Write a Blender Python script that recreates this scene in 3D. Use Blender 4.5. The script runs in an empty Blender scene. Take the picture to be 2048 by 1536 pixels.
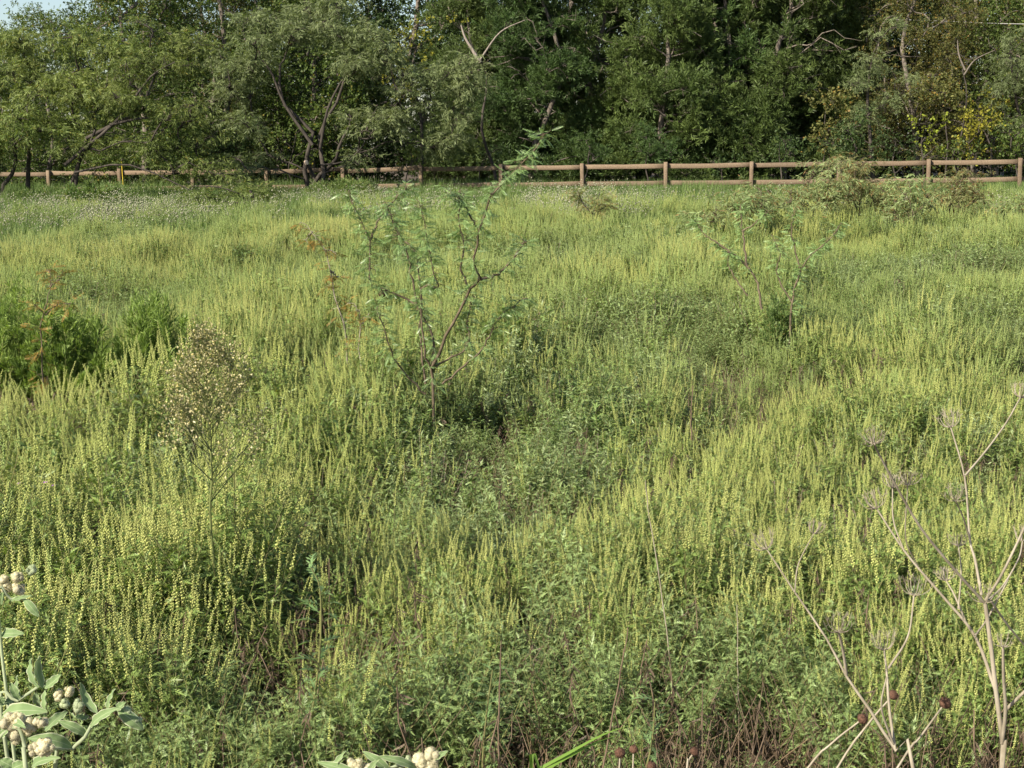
import bpy, math
import numpy as np
from mathutils import Vector, Matrix

# ------------------------------------------------------------------ camera, world, sun
scene = bpy.context.scene
COL = scene.collection
EYE = 1.65
FPX = 3000.0                       # focal length in pixels of the 2048 wide photograph
PITCH = math.radians(9.05)
ROLL = math.radians(0.9)

fw = np.array([0, math.cos(PITCH), -math.sin(PITCH)])
r0 = np.array([1.0, 0, 0])
u0 = np.array([0, math.sin(PITCH), math.cos(PITCH)])
CR = math.cos(ROLL) * r0 - math.sin(ROLL) * u0
CU = math.cos(ROLL) * u0 + math.sin(ROLL) * r0
cam_d = bpy.data.cameras.new("camera")
cam = bpy.data.objects.new("camera", cam_d)
COL.objects.link(cam)
cam_d.sensor_width = 36
cam_d.lens = FPX / 2048 * 36
cam_d.clip_start = 0.05
cam_d.clip_end = 2000
M = Matrix(((CR[0], CU[0], -fw[0], 0), (CR[1], CU[1], -fw[1], 0), (CR[2], CU[2], -fw[2], EYE), (0, 0, 0, 1)))
cam.matrix_world = M
scene.camera = cam

SUN_EL = math.radians(36)
SUN_SIDE = math.radians(47)        # how far the sun stands to the left of straight behind the camera
to_sun = Vector((-math.sin(SUN_SIDE) * math.cos(SUN_EL), -math.cos(SUN_SIDE) * math.cos(SUN_EL), math.sin(SUN_EL)))
world = bpy.data.worlds.new("World")
scene.world = world
world.use_nodes = True
wn = world.node_tree
sky = wn.nodes.new("ShaderNodeTexSky")
sky.sky_type = 'NISHITA'
sky.sun_disc = False
sky.sun_elevation = SUN_EL
sky.sun_rotation = math.atan2(to_sun.x, to_sun.y)
bg = wn.nodes["Background"]
bg.inputs[1].default_value = 0.082
wn.links.new(sky.outputs[0], bg.inputs[0])
sun_d = bpy.data.lights.new("sun", 'SUN')
sun_d.energy = 5.0
sun_d.angle = math.radians(0.5)
sun_d.color = (1.0, 0.91, 0.75)
sun = bpy.data.objects.new("sun", sun_d)
COL.objects.link(sun)
sun.rotation_euler = to_sun.to_track_quat('Z', 'Y').to_euler()
scene.view_settings.view_transform = 'Standard'
scene.view_settings.look = 'None'
scene.view_settings.exposure = 0.98
scene.view_settings.gamma = 1.0
try:
    scene.cycles.max_bounces = 6
    scene.cycles.transparent_max_bounces = 4
except Exception:
    pass


def P(px, py, Y):
    """the point at depth Y that the photograph's pixel (px, py) shows"""
    d = fw + (px - 1024) / FPX * CR - (py - 768) / FPX * CU
    return np.array([0, 0, EYE]) + d * (Y / d[1])


def GX(px, Y):
    """sideways position of pixel column px at depth Y"""
    return (px - 1024) / FPX * Y


# ------------------------------------------------------------------ numpy helpers
def rngof(s):
    return np.random.default_rng(s)


def nrm(a):
    a = np.asarray(a, float)
    return a / np.maximum(np.linalg.norm(a, axis=-1, keepdims=True), 1e-9)


class Geo:
    def __init__(self):
        self.V, self.F, self.n = [], [], 0

    def add(self, V, F, mat=0):
        V = np.asarray(V, float)
        self.V.append(V)
        Fs = F if isinstance(F, list) else [F]
        for f in Fs:
            f = np.asarray(f, int)
            if f.size:
                self.F.append((f + self.n, mat))
        self.n += len(V)
        return self

    def join(self, g):
        if g.n == 0:
            return self
        V = np.concatenate(g.V)
        self.V.append(V)
        for f, m in g.F:
            self.F.append((f + self.n, m))
        self.n += len(V)
        return self

    def remat(self, m):
        self.F = [(f, m) for f, _ in self.F]
        return self

    def mesh(self, name, mats, smooth=False):
        me = bpy.data.meshes.new(name)
        V = np.concatenate(self.V) if self.V else np.zeros((0, 3))
        me.vertices.add(len(V))
        me.vertices.foreach_set("co", V.astype(np.float32).ravel())
        loops = np.concatenate([f.ravel() for f, _ in self.F])
        tot = np.concatenate([np.full(len(f), f.shape[1]) for f, _ in self.F])
        start = np.concatenate([[0], np.cumsum(tot)[:-1]])
        mi = np.concatenate([np.full(len(f), m) for f, m in self.F])
        me.loops.add(len(loops))
        me.loops.foreach_set("vertex_index", loops.astype(np.int32))
        me.polygons.add(len(tot))
        me.polygons.foreach_set("loop_start", start.astype(np.int32))
        me.polygons.foreach_set("material_index", mi.astype(np.int32))
        if smooth:
            me.polygons.foreach_set("use_smooth", np.ones(len(tot), bool))
        for m in mats:
            me.materials.append(m)
        me.update(calc_edges=True)
        me.validate()
        return me


def tube(path, rad, sides=5, cap=True):
    P_ = np.asarray(path, float)
    n = len(P_)
    rad = np.broadcast_to(np.asarray(rad, float), (n,))
    t = nrm(np.gradient(P_, axis=0))
    a = np.array([0.31, 0.87, 0.13]) if abs(t[0][2]) > 0.7 else np.array([0.05, 0.1, 1.0])
    x = nrm(np.cross(t, a))
    y = np.cross(t, x)
    ang = np.arange(sides) * 2 * math.pi / sides
    V = P_[:, None, :] + rad[:, None, None] * (np.cos(ang)[None, :, None] * x[:, None, :] + np.sin(ang)[None, :, None] * y[:, None, :])
    V = V.reshape(-1, 3)
    i = np.arange(n - 1)[:, None] * sides
    j = np.arange(sides)[None, :]
    k = (j + 1) % sides
    F = np.stack([i + j, i + k, i + k + sides, i + j + sides], -1).reshape(-1, 4)
    return V, F


def smooth_path(pts, n=12):
    """Catmull-Rom through the points"""
    p = np.asarray(pts, float)
    if len(p) < 3:
        t = np.linspace(0, 1, n)[:, None]
        return p[0] * (1 - t) + p[-1] * t
    q = np.vstack([2 * p[0] - p[1], p, 2 * p[-1] - p[-2]])
    out = []
    seg = max(2, n // (len(p) - 1))
    for i in range(1, len(q) - 2):
        for t in np.linspace(0, 1, seg, endpoint=False):
            a, b, c, d = q[i - 1], q[i], q[i + 1], q[i + 2]
            out.append(0.5 * ((2 * b) + (-a + c) * t + (2 * a - 5 * b + 4 * c - d) * t * t + (-a + 3 * b - 3 * c + d) * t ** 3))
    out.append(p[-1])
    return np.array(out)


def along(path, t):
    """positions and directions at fractions t of the path"""
    path = np.asarray(path, float)
    s = np.concatenate([[0], np.cumsum(np.linalg.norm(np.diff(path, axis=0), axis=1))])
    s /= s[-1]
    t = np.atleast_1d(t)
    pos = np.stack([np.interp(t, s, path[:, k]) for k in range(3)], -1)
    g = nrm(np.gradient(path, axis=0))
    d = nrm(np.stack([np.interp(t, s, g[:, k]) for k in range(3)], -1))
    return pos, d


def frames(d, up=None, roll=None):
    """rotation matrices whose local Y is d and local Z leans to up"""
    d = nrm(np.atleast_2d(d))
    n = len(d)
    if up is None:
        up = np.tile([0.02, 0.03, 1.0], (n, 1))
    up = np.broadcast_to(np.asarray(up, float), (n, 3))
    x = np.cross(d, up)
    bad = np.linalg.norm(x, axis=1) < 1e-4
    x[bad] = [1, 0, 0]
    x = nrm(x)
    z = np.cross(x, d)
    if roll is not None:
        c, s = np.cos(roll)[:, None], np.sin(roll)[:, None]
        x, z = c * x + s * z, -s * x + c * z
    return np.stack([x, d, z], -1)


def stamp(tmpl, R, t, s):
    """copies of a template (V, [F...]) turned by R, scaled by s, moved to t"""
    V, Fs = tmpl
    N = len(t)
    s = np.asarray(s, float)
    s = s[:, None, None] if s.ndim == 1 else s[:, None, :]
    W = np.einsum('nij,nvj->nvi', R, V[None] * s) + t[:, None, :]
    off = (np.arange(N) * len(V))[:, None, None]
    return W.reshape(-1, 3), [(f[None] + off).reshape(-1, f.shape[1]) for f in Fs]


def rand_dir(r, n):
    v = r.normal(size=(n, 3))
    return nrm(v)


_lat = rngof(5).random((64, 64))


def noise2(x, y):
    xi, yi = np.floor(x).astype(int), np.floor(y).astype(int)
    fx, fy = x - xi, y - yi
    fx, fy = fx * fx * (3 - 2 * fx), fy * fy * (3 - 2 * fy)
    g = lambda a, b: _lat[a % 64, b % 64]
    return (g(xi, yi) * (1 - fx) + g(xi + 1, yi) * fx) * (1 - fy) + (g(xi, yi + 1) * (1 - fx) + g(xi + 1, yi + 1) * fx) * fy


# ------------------------------------------------------------------ object helpers
def obj(name, data, parent=None, loc=None):
    o = bpy.data.objects.new(name, data)
    COL.objects.link(o)
    if parent is not None:
        o.parent = parent
    if loc is not None:
        o.location = loc
    return o


def tag(o, label=None, cat=None, group=None, kind=None):
    if label:
        o["label"] = label
    if cat:
        o["category"] = cat
    if group:
        o["group"] = group
    if kind:
        o["kind"] = kind
    return o


def thing(name, label, cat, loc=(0, 0, 0), rz=0.0, group=None):
    o = obj(name, None, None, loc)
    o.empty_display_size = 0.1
    o.rotation_euler[2] = rz
    return tag(o, label, cat, group)


def copy_tree(o, parent=None):
    c = o.copy()
    COL.objects.link(c)
    if parent is not None:
        c.parent = parent
    for ch in [k for k in o.children]:
        copy_tree(ch, c)
    return c


# ------------------------------------------------------------------ materials
def leaf_mat(name, a, b, trans=0.3, rough=0.55, spec=0.25, patch=0.5, island=0.35, hue_c=None, c_amt=0.0, tcol=1.25):
    """foliage: colour a drifts to colour b over the ground in patches and from leaf to leaf; c is an odd colour on a few leaves"""
    m = bpy.data.materials.new(name)
    m.use_nodes = True
    nt = m.node_tree
    N, L = nt.nodes, nt.links
    N.clear()
    out = N.new("ShaderNodeOutputMaterial")
    geo = N.new("ShaderNodeNewGeometry")
    oi = N.new("ShaderNodeObjectInfo")
    nz = N.new("ShaderNodeTexNoise")
    nz.inputs["Scale"].default_value = patch
    nz.inputs["Detail"].default_value = 3
    L.new(geo.outputs["Position"], nz.inputs["Vector"])
    ms = N.new("ShaderNodeMapRange")
    ms.inputs[1].default_value, ms.inputs[2].default_value = 0.35, 0.65
    L.new(nz.outputs[0], ms.inputs[0])
    ad = N.new("ShaderNodeMath"); ad.operation = 'MULTIPLY_ADD'
    ad.inputs[1].default_value = 0.5
    L.new(geo.outputs["Random Per Island"], ad.inputs[0])
    hf = N.new("ShaderNodeMath"); hf.operation = 'MULTIPLY'; hf.inputs[1].default_value = 0.5
    L.new(ms.outputs[0], hf.inputs[0])
    L.new(hf.outputs[0], ad.inputs[2])
    mix = N.new("ShaderNodeMix"); mix.data_type = 'RGBA'
    mix.inputs[6].default_value = (*a, 1)
    mix.inputs[7].default_value = (*b, 1)
    L.new(ad.outputs[0], mix.inputs[0])
    col = mix.outputs[2]
    if hue_c is not None:
        gt = N.new("ShaderNodeMath"); gt.operation = 'FRACT'
        mu = N.new("ShaderNodeMath"); mu.operation = 'MULTIPLY'; mu.inputs[1].default_value = 7.31
        L.new(geo.outputs["Random Per Island"], mu.inputs[0]); L.new(mu.outputs[0], gt.inputs[0])
        lt = N.new("ShaderNodeMath"); lt.operation = 'LESS_THAN'; lt.inputs[1].default_value = c_amt
        L.new(gt.outputs[0], lt.inputs[0])
        m2 = N.new("ShaderNodeMix"); m2.data_type = 'RGBA'
        m2.inputs[7].default_value = (*hue_c, 1)
        L.new(col, m2.inputs[6]); L.new(lt.outputs[0], m2.inputs[0])
        col = m2.outputs[2]
    hsv = N.new("ShaderNodeHueSaturation")
    v = N.new("ShaderNodeMath"); v.operation = 'ADD'
    v1 = N.new("ShaderNodeMapRange"); v1.inputs[3].default_value = 1 - island; v1.inputs[4].default_value = 1 + island
    f2 = N.new("ShaderNodeMath"); f2.operation = 'FRACT'
    m3 = N.new("ShaderNodeMath"); m3.operation = 'MULTIPLY'; m3.inputs[1].default_value = 3.77
    L.new(geo.outputs["Random Per Island"], m3.inputs[0]); L.new(m3.outputs[0], f2.inputs[0]); L.new(f2.outputs[0], v1.inputs[0])
    v2 = N.new("ShaderNodeMapRange"); v2.inputs[3].default_value = -0.13; v2.inputs[4].default_value = 0.13
    L.new(oi.outputs["Random"], v2.inputs[0])
    L.new(v1.outputs[0], v.inputs[0]); L.new(v2.outputs[0], v.inputs[1])
    L.new(v.outputs[0], hsv.inputs["Value"])
    L.new(col, hsv.inputs["Color"])
    pr = N.new("ShaderNodeBsdfPrincipled")
    pr.inputs["Roughness"].default_value = rough
    pr.inputs["Specular IOR Level"].default_value = spec
    L.new(hsv.outputs[0], pr.inputs["Base Color"])
    tr = N.new("ShaderNodeBsdfTranslucent")
    tc = N.new("ShaderNodeMix"); tc.data_type = 'RGBA'; tc.blend_type = 'MULTIPLY'; tc.inputs[0].default_value = 1
    tc.inputs[7].default_value = (tcol, tcol * 1.05, 0.55, 1)
    L.new(hsv.outputs[0], tc.inputs[6]); L.new(tc.outputs[2], tr.inputs[0])
    sh = N.new("ShaderNodeMixShader"); sh.inputs[0].default_value = trans
    L.new(pr.outputs[0], sh.inputs[1]); L.new(tr.outputs[0], sh.inputs[2])
    L.new(sh.outputs[0], out.inputs[0])
    return m


def rough_mat(name, a, b, scale=8, stretch=(1, 1, 1), rough=0.85, bump=0.3, detail=6):
    m = bpy.data.materials.new(name)
    m.use_nodes = True
    nt = m.node_tree
    N, L = nt.nodes, nt.links
    pr = N["Principled BSDF"]
    tc = N.new("ShaderNodeTexCoord")
    mp = N.new("ShaderNodeMapping")
    mp.inputs["Scale"].default_value = stretch
    L.new(tc.outputs["Object"], mp.inputs[0])
    nz = N.new("ShaderNodeTexNoise")
    nz.inputs["Scale"].default_value = scale
    nz.inputs["Detail"].default_value = detail
    nz.inputs["Roughness"].default_value = 0.65
    L.new(mp.outputs[0], nz.inputs["Vector"])
    cr = N.new("ShaderNodeMapRange")
    cr.inputs[1].default_value, cr.inputs[2].default_value = 0.32, 0.68
    L.new(nz.outputs[0], cr.inputs[0])
    mix = N.new("ShaderNodeMix"); mix.data_type = 'RGBA'
    mix.inputs[6].default_value = (*a, 1); mix.inputs[7].default_value = (*b, 1)
    L.new(cr.outputs[0], mix.inputs[0])
    oi = N.new("ShaderNodeObjectInfo")
    hsv = N.new("ShaderNodeHueSaturation")
    v2 = N.new("ShaderNodeMapRange"); v2.inputs[3].default_value = 0.85; v2.inputs[4].default_value = 1.15
    L.new(oi.outputs["Random"], v2.inputs[0]); L.new(v2.outputs[0], hsv.inputs["Value"])
    L.new(mix.outputs[2], hsv.inputs["Color"])
    L.new(hsv.outputs[0], pr.inputs["Base Color"])
    pr.inputs["Roughness"].default_value = rough
    pr.inputs["Specular IOR Level"].default_value = 0.2
    if bump:
        bp = N.new("ShaderNodeBump"); bp.inputs["Strength"].default_value = bump; bp.inputs["Distance"].default_value = 0.01
        L.new(nz.outputs[0], bp.inputs["Height"]); L.new(bp.outputs[0], pr.inputs["Normal"])
    return m


MT = {}
MT['rw_leaf'] = leaf_mat("ragweed_leaf", (0.150, 0.235, 0.055), (0.255, 0.325, 0.100), 0.26, spec=0.4, rough=0.45, patch=0.45, hue_c=(0.26, 0.24, 0.06), c_amt=0.05)
MT['rw_leaf_grey'] = leaf_mat("ragweed_leaf_grey", (0.180, 0.262, 0.085), (0.265, 0.335, 0.135), 0.26, spec=0.4, rough=0.45, patch=0.6)
MT['rw_spike'] = leaf_mat("ragweed_spike", (0.390, 0.445, 0.130), (0.490, 0.495, 0.185), 0.22, patch=0.35, island=0.22)
MT['rw_spike_green'] = leaf_mat("ragweed_spike_green", (0.300, 0.385, 0.120), (0.375, 0.440, 0.165), 0.22, patch=0.35, island=0.22)
MT['rw_stem'] = leaf_mat("ragweed_stem", (0.16, 0.17, 0.06), (0.20, 0.19, 0.08), 0.05)
MT['herb'] = leaf_mat("dark_herb_leaf", (0.125, 0.200, 0.055), (0.195, 0.265, 0.085), 0.26, spec=0.4, rough=0.45)
MT['herb_pale'] = leaf_mat("pale_herb_leaf", (0.215, 0.285, 0.120), (0.300, 0.36, 0.175), 0.26, spec=0.4, rough=0.45)
MT['dead_leaf'] = leaf_mat("dead_leaf", (0.060, 0.043, 0.030), (0.13, 0.095, 0.065), 0.15, patch=3)
MT['straw'] = leaf_mat("straw", (0.10, 0.070, 0.040), (0.21, 0.150, 0.088), 0.1, patch=3)
MT['grass'] = leaf_mat("grass_blade", (0.085, 0.150, 0.038), (0.155, 0.205, 0.068), 0.3, patch=0.3, hue_c=(0.3, 0.27, 0.1), c_amt=0.05)
MT['grass_bright'] = leaf_mat("bright_grass_blade", (0.15, 0.28, 0.04), (0.20, 0.33, 0.06), 0.3)
MT['white_seed'] = leaf_mat("pale_seed_head", (0.27, 0.28, 0.18), (0.40, 0.39, 0.28), 0.2)
MT['mesq_leaf'] = leaf_mat("mesquite_leaf", (0.120, 0.172, 0.046), (0.205, 0.240, 0.078), 0.32, patch=0.45, hue_c=(0.24, 0.22, 0.05), c_amt=0.04)
MT['mesq_grey'] = leaf_mat("mesquite_leaf_grey", (0.122, 0.162, 0.066), (0.205, 0.238, 0.110), 0.3, patch=0.6)
MT['sap_leaf'] = leaf_mat("sapling_leaf", (0.16, 0.265, 0.090), (0.30, 0.42, 0.17), 0.3, rough=0.38, spec=0.5)
MT['rust_leaf'] = leaf_mat("rust_leaf", (0.20, 0.13, 0.035), (0.33, 0.20, 0.05), 0.3, hue_c=(0.15, 0.19, 0.05), c_amt=0.3)
MT['bush_rust'] = leaf_mat("bush_rust_leaf", (0.18, 0.215, 0.08), (0.28, 0.28, 0.13), 0.35, patch=0.9, hue_c=(0.25, 0.15, 0.06), c_amt=0.22)
MT['juniper_warm'] = leaf_mat("juniper_leaf_warm", (0.045, 0.076, 0.020), (0.100, 0.138, 0.036), 0.15, patch=0.7, island=0.4)
MT['airy'] = leaf_mat("airy_bush_leaf", (0.19, 0.255, 0.105), (0.28, 0.33, 0.15), 0.35, patch=0.9, hue_c=(0.26, 0.17, 0.07), c_amt=0.15)
MT['juniper'] = leaf_mat("juniper_leaf", (0.034, 0.070, 0.020), (0.078, 0.122, 0.032), 0.15, patch=0.7, island=0.4)
MT['broad'] = leaf_mat("broad_leaf", (0.058, 0.100, 0.022), (0.110, 0.145, 0.035), 0.3, patch=0.4, hue_c=(0.2, 0.17, 0.03), c_amt=0.05)
MT['olive'] = leaf_mat("olive_leaf", (0.085, 0.105, 0.030), (0.155, 0.150, 0.048), 0.3, patch=0.4, hue_c=(0.26, 0.17, 0.04), c_amt=0.08)
MT['yellow'] = leaf_mat("yellowing_leaf", (0.14, 0.17, 0.025), (0.26, 0.23, 0.03), 0.3, patch=0.6)
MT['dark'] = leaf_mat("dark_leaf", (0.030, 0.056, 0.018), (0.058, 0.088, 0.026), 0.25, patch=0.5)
MT['bush'] = leaf_mat("feathery_bush_leaf", (0.150, 0.230, 0.050), (0.240, 0.320, 0.085), 0.35, patch=1.2)
MT['lime'] = leaf_mat("lime_leaf", (0.19, 0.24, 0.025), (0.27, 0.30, 0.04), 0.35)
MT['bark_dark'] = rough_mat("dark_bark", (0.030, 0.025, 0.022), (0.085, 0.072, 0.060), 6, (3, 3, 0.6))
MT['bark_grey'] = rough_mat("grey_bark", (0.075, 0.062, 0.052), (0.235, 0.20, 0.168), 6, (3, 3, 0.6))
MT['bark_pale'] = rough_mat("pale_bark", (0.15, 0.125, 0.105), (0.34, 0.29, 0.25), 6, (3, 3, 0.6))
MT['twig'] = rough_mat("sapling_bark", (0.060, 0.046, 0.030), (0.16, 0.125, 0.085), 30)
MT['dry'] = rough_mat("dry_stem", (0.19, 0.160, 0.113), (0.385, 0.342, 0.265), 40, (1, 1, 0.3), bump=0.15)
MT['dry_dark'] = rough_mat("dark_dry_stem", (0.095, 0.066, 0.045), (0.18, 0.130, 0.09), 40, (1, 1, 0.3))
MT['tan_head'] = leaf_mat("tan_seed_head", (0.37, 0.335, 0.165), (0.52, 0.475, 0.28), 0.2, hue_c=(0.75, 0.68, 0.5), c_amt=0.12)
MT['hw_stem'] = leaf_mat("horseweed_stem", (0.085, 0.105, 0.035), (0.13, 0.145, 0.05), 0.0)
MT['cone_head'] = rough_mat("cone_head", (0.050, 0.026, 0.017), (0.16, 0.085, 0.055), 200, bump=0.6)
MT['wool'] = leaf_mat("wool", (0.50, 0.46, 0.31), (0.66, 0.61, 0.44), 0.25, rough=0.9, spec=0.05, patch=30, island=0.12)
MT['wool_green'] = leaf_mat("pale_green_wool", (0.34, 0.40, 0.24), (0.46, 0.51, 0.34), 0.25, rough=0.9, spec=0.05, patch=30, island=0.12)
MT['purple'] = leaf_mat("purple_petal", (0.40, 0.16, 0.46), (0.52, 0.27, 0.58), 0.3)
MT['wood'] = rough_mat("fence_wood", (0.110, 0.078, 0.050), (0.225, 0.168, 0.118), 5, (8, 8, 8), bump=0.3)
MT['yellow_paint'] = rough_mat("yellow_stake_paint", (0.62, 0.44, 0.04), (0.72, 0.52, 0.06), 20, bump=0)
MT['wire'] = rough_mat("grey_wire", (0.30, 0.30, 0.30), (0.40, 0.39, 0.37), 20, bump=0)
MT['soil'] = rough_mat("soil", (0.045, 0.033, 0.022), (0.115, 0.085, 0.052), 2.5, bump=0.8)
MT['cut'] = rough_mat("cut_wood", (0.55, 0.40, 0.28), (0.7, 0.55, 0.42), 20, bump=0)


def felt_leaf_mat():
    """broad grey-green felted leaf with a pale rim (V runs across the leaf)"""
    m = bpy.data.materials.new("felted_leaf")
    m.use_nodes = True
    N, L = m.node_tree.nodes, m.node_tree.links
    pr = N["Principled BSDF"]
    uv = N.new("ShaderNodeUVMap")
    sp = N.new("ShaderNodeSeparateXYZ")
    L.new(uv.outputs[0], sp.inputs[0])
    s = N.new("ShaderNodeMath"); s.operation = 'SUBTRACT'; s.inputs[1].default_value = 0.5
    L.new(sp.outputs[1], s.inputs[0])
    ab = N.new("ShaderNodeMath"); ab.operation = 'ABSOLUTE'; L.new(s.outputs[0], ab.inputs[0])
    mr = N.new("ShaderNodeMapRange"); mr.inputs[1].default_value = 0.41; mr.inputs[2].default_value = 0.5
    L.new(ab.outputs[0], mr.inputs[0])
    rib = N.new("ShaderNodeMapRange"); rib.inputs[1].default_value = 0.035; rib.inputs[2].default_value = 0.0
    L.new(ab.outputs[0], rib.inputs[0])
    mx = N.new("ShaderNodeMath"); mx.operation = 'MAXIMUM'
    rb = N.new("ShaderNodeMath"); rb.operation = 'MULTIPLY'; rb.inputs[1].default_value = 0.5
    L.new(rib.outputs[0], rb.inputs[0]); L.new(mr.outputs[0], mx.inputs[0]); L.new(rb.outputs[0], mx.inputs[1])
    nz = N.new("ShaderNodeTexNoise"); nz.inputs["Scale"].default_value = 60
    tc = N.new("ShaderNodeTexCoord"); L.new(tc.outputs["Object"], nz.inputs["Vector"])
    c1 = N.new("ShaderNodeMix"); c1.data_type = 'RGBA'
    c1.inputs[6].default_value = (0.14, 0.215, 0.085, 1); c1.inputs[7].default_value = (0.235, 0.32, 0.145, 1)
    L.new(nz.outputs[0], c1.inputs[0])
    c2 = N.new("ShaderNodeMix"); c2.data_type = 'RGBA'
    c2.inputs[7].default_value = (0.56, 0.58, 0.40, 1)
    L.new(mx.outputs[0], c2.inputs[0]); L.new(c1.outputs[2], c2.inputs[6])
    geo = N.new("ShaderNodeNewGeometry")
    L.new(c2.outputs[2], pr.inputs["Base Color"])
    pr.inputs["Roughness"].default_value = 0.8
    pr.inputs["Specular IOR Level"].default_value = 0.15
    pr.inputs["Sheen Weight"].default_value = 0.12
    tr = N.new("ShaderNodeBsdfTranslucent"); L.new(c2.outputs[2], tr.inputs[0])
    sh = N.new("ShaderNodeMixShader"); sh.inputs[0].default_value = 0.25
    L.new(pr.outputs[0], sh.inputs[1]); L.new(tr.outputs[0], sh.inputs[2])
    L.new(sh.outputs[0], N["Material Output"].inputs[0])
    return m


MT['felt'] = felt_leaf_mat()

# ------------------------------------------------------------------ leaf templates (length 1 along +Y, upper side +Z)
def arr(v):
    return np.array(v, float)


def diamond(y0, y1, w, mid=0.5, cx0=0.0, cx1=0.0):
    ym = y0 + (y1 - y0) * mid
    xm = cx0 + (cx1 - cx0) * mid
    return arr([[cx0, y0, 0], [xm - w, ym, 0], [cx1, y1, 0], [xm + w, ym, 0]])


def lobed_leaf(droop=0.25, width=1.0):
    V, F = [], []

    def q(a):
        n = len(V)
        V.extend(a.tolist()); F.append([n, n + 3, n + 2, n + 1])
    q(diamond(0, 0.75, 0.048, 0.55))
    q(diamond(0.45, 1.05, 0.055, 0.45))
    for y, l in ((0.22, 0.27), (0.40, 0.33), (0.58, 0.24)):
        for sx in (-1, 1):
            a = math.radians(30)
            tip = arr([sx * l * math.sin(a) * 1.15 * width, y + l * math.cos(a) * 0.8, 0])
            b = arr([0, y - 0.05, 0]); p = arr([tip[0] * 0.55, b[1] * .45 + tip[1] * .55, 0])
            n_ = arr([-(tip[1] - b[1]), tip[0], 0]); n_ /= np.linalg.norm(n_)
            q(np.stack([b, p + n_ * 0.032, tip, p - n_ * 0.032]))
    V = np.array(V)
    V[:, 2] = 0.25 * np.abs(V[:, 0]) - droop * V[:, 1] ** 2
    return V, [np.array(F)]


def simple_leaf(w=0.22, droop=0.3, fold=0.3):
    ys = arr([0, 0.22, 0.5, 0.78, 1.0]); ws = arr([0.03, .8, 1.0, 0.6, 0.0]) * w
    V = []
    for y, x in zip(ys, ws):
        z = -droop * y * y
        V += [[-x, y, z + fold * x], [0, y, z], [x, y, z + fold * x]]
    F = []
    for i in range(4):
        a = i * 3
        F += [[a, a + 1, a + 4, a + 3], [a + 1, a + 2, a + 5, a + 4]]
    return np.array(V), [np.array(F)]


BEAD = (arr([[0, 0, .55], [.5, 0, 0], [0, .5, 0], [-.5, 0, 0], [0, -.5, 0], [0, 0, -.6]]),
        [np.array([[0, 1, 2], [0, 2, 3], [0, 3, 4], [0, 4, 1], [5, 2, 1], [5, 3, 2], [5, 4, 3], [5, 1, 4]])])


def feather(n_pairs=11, l=0.16, w=0.028, droop=0.35):
    """one pinna: narrow leaflets in pairs along a rib"""
    V, F = [], []
    for i in range(n_pairs):
        y = 0.08 + 0.9 * i / (n_pairs - 1)
        ll = l * (0.7 + 0.6 * math.sin(math.pi * min(1, (i + 1) / n_pairs)))
        for sx in (-1, 1):
            b = arr([0, y, 0]); t = arr([sx * ll * 0.92, y + ll * 0.3, 0]); p = (b + t) / 2
            n_ = arr([-(t[1] - b[1]), t[0], 0]); n_ /= np.linalg.norm(n_)
            k = len(V)
            V += [b.tolist(), (p + n_ * w).tolist(), t.tolist(), (p - n_ * w).tolist()]
            F.append([k, k + 1, k + 2, k + 3] if sx < 0 else [k, k + 3, k + 2, k + 1])
    V = np.array(V)
    V[:, 2] = -0.5 * np.abs(V[:, 0]) - droop * V[:, 1] ** 2
    k = len(V)
    rib = arr([[-.006, 0, 0], [.006, 0, 0], [.004, .5, -droop * .25], [-.004, .5, -droop * .25], [.002, 1, -droop], [-.002, 1, -droop]])
    V = np.vstack([V, rib])
    F += [[k, k + 1, k + 2, k + 3], [k + 3, k + 2, k + 4, k + 5]]
    return V, [np.array(F)]


def droop_spray(r, n=24, w=0.034):
    """hanging feathery spray of narrow leaflets, for far trees"""
    V, F = [], []
    for i in range(n):
        y = r.uniform(0, 1)
        c = arr([0, y, -0.45 * y * y])
        sx = 1 if i % 2 else -1
        d = nrm(arr([sx * r.uniform(.3, 1), r.uniform(0.1, .9), r.uniform(-1.1, 0.15)]))
        l = r.uniform(.25, .55)
        t = c + d * l
        n_ = nrm(np.cross(d, rand_dir(r, 1)[0])) * w * r.uniform(.7, 1.2)
        p = c + d * l * .5
        k = len(V)
        V += [c.tolist(), (p + n_).tolist(), t.tolist(), (p - n_).tolist()]
        F.append([k, k + 1, k + 2, k + 3])
    return np.array(V), [np.array(F)]


def tuft_spray(r, n=32, w=0.030, spread=0.7):
    """brushy tuft of scale-leaved branchlets"""
    V, F = [], []
    for i in range(n):
        y = r.uniform(0, .75)
        c = arr([0, y, 0])
        d = nrm(arr([r.normal() * spread, 0.55 + r.random() * .6, r.normal() * spread]))
        l = r.uniform(.25, .5)
        t = c + d * l
        n_ = nrm(np.cross(d, rand_dir(r, 1)[0])) * w * r.uniform(.7, 1.3)
        p = c + d * l * .6
        k = len(V)
        V += [c.tolist(), (p + n_).tolist(), t.tolist(), (p - n_).tolist()]
        F.append([k, k + 1, k + 2, k + 3])
    return np.array(V), [np.array(F)]


def leaf_spray(r, n=9, l=0.32, w=0.11):
    """twig end with broad leaves facing about"""
    V, F = [], []
    for i in range(n):
        y = r.uniform(.05, 1)
        c = arr([0, y, 0])
        d = nrm(arr([r.normal(), r.uniform(-.1, .9), r.normal() * .8 - .25]))
        ll = l * r.uniform(.7, 1.2)
        t = c + d * ll
        n_ = nrm(np.cross(d, rand_dir(r, 1)[0])) * w * r.uniform(.8, 1.2)
        p = c + d * ll * .45
        k = len(V)
        V += [c.tolist(), (p + n_).tolist(), t.tolist(), (p - n_).tolist()]
        F.append([k, k + 1, k + 2, k + 3])
    return np.array(V), [np.array(F)]


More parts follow.
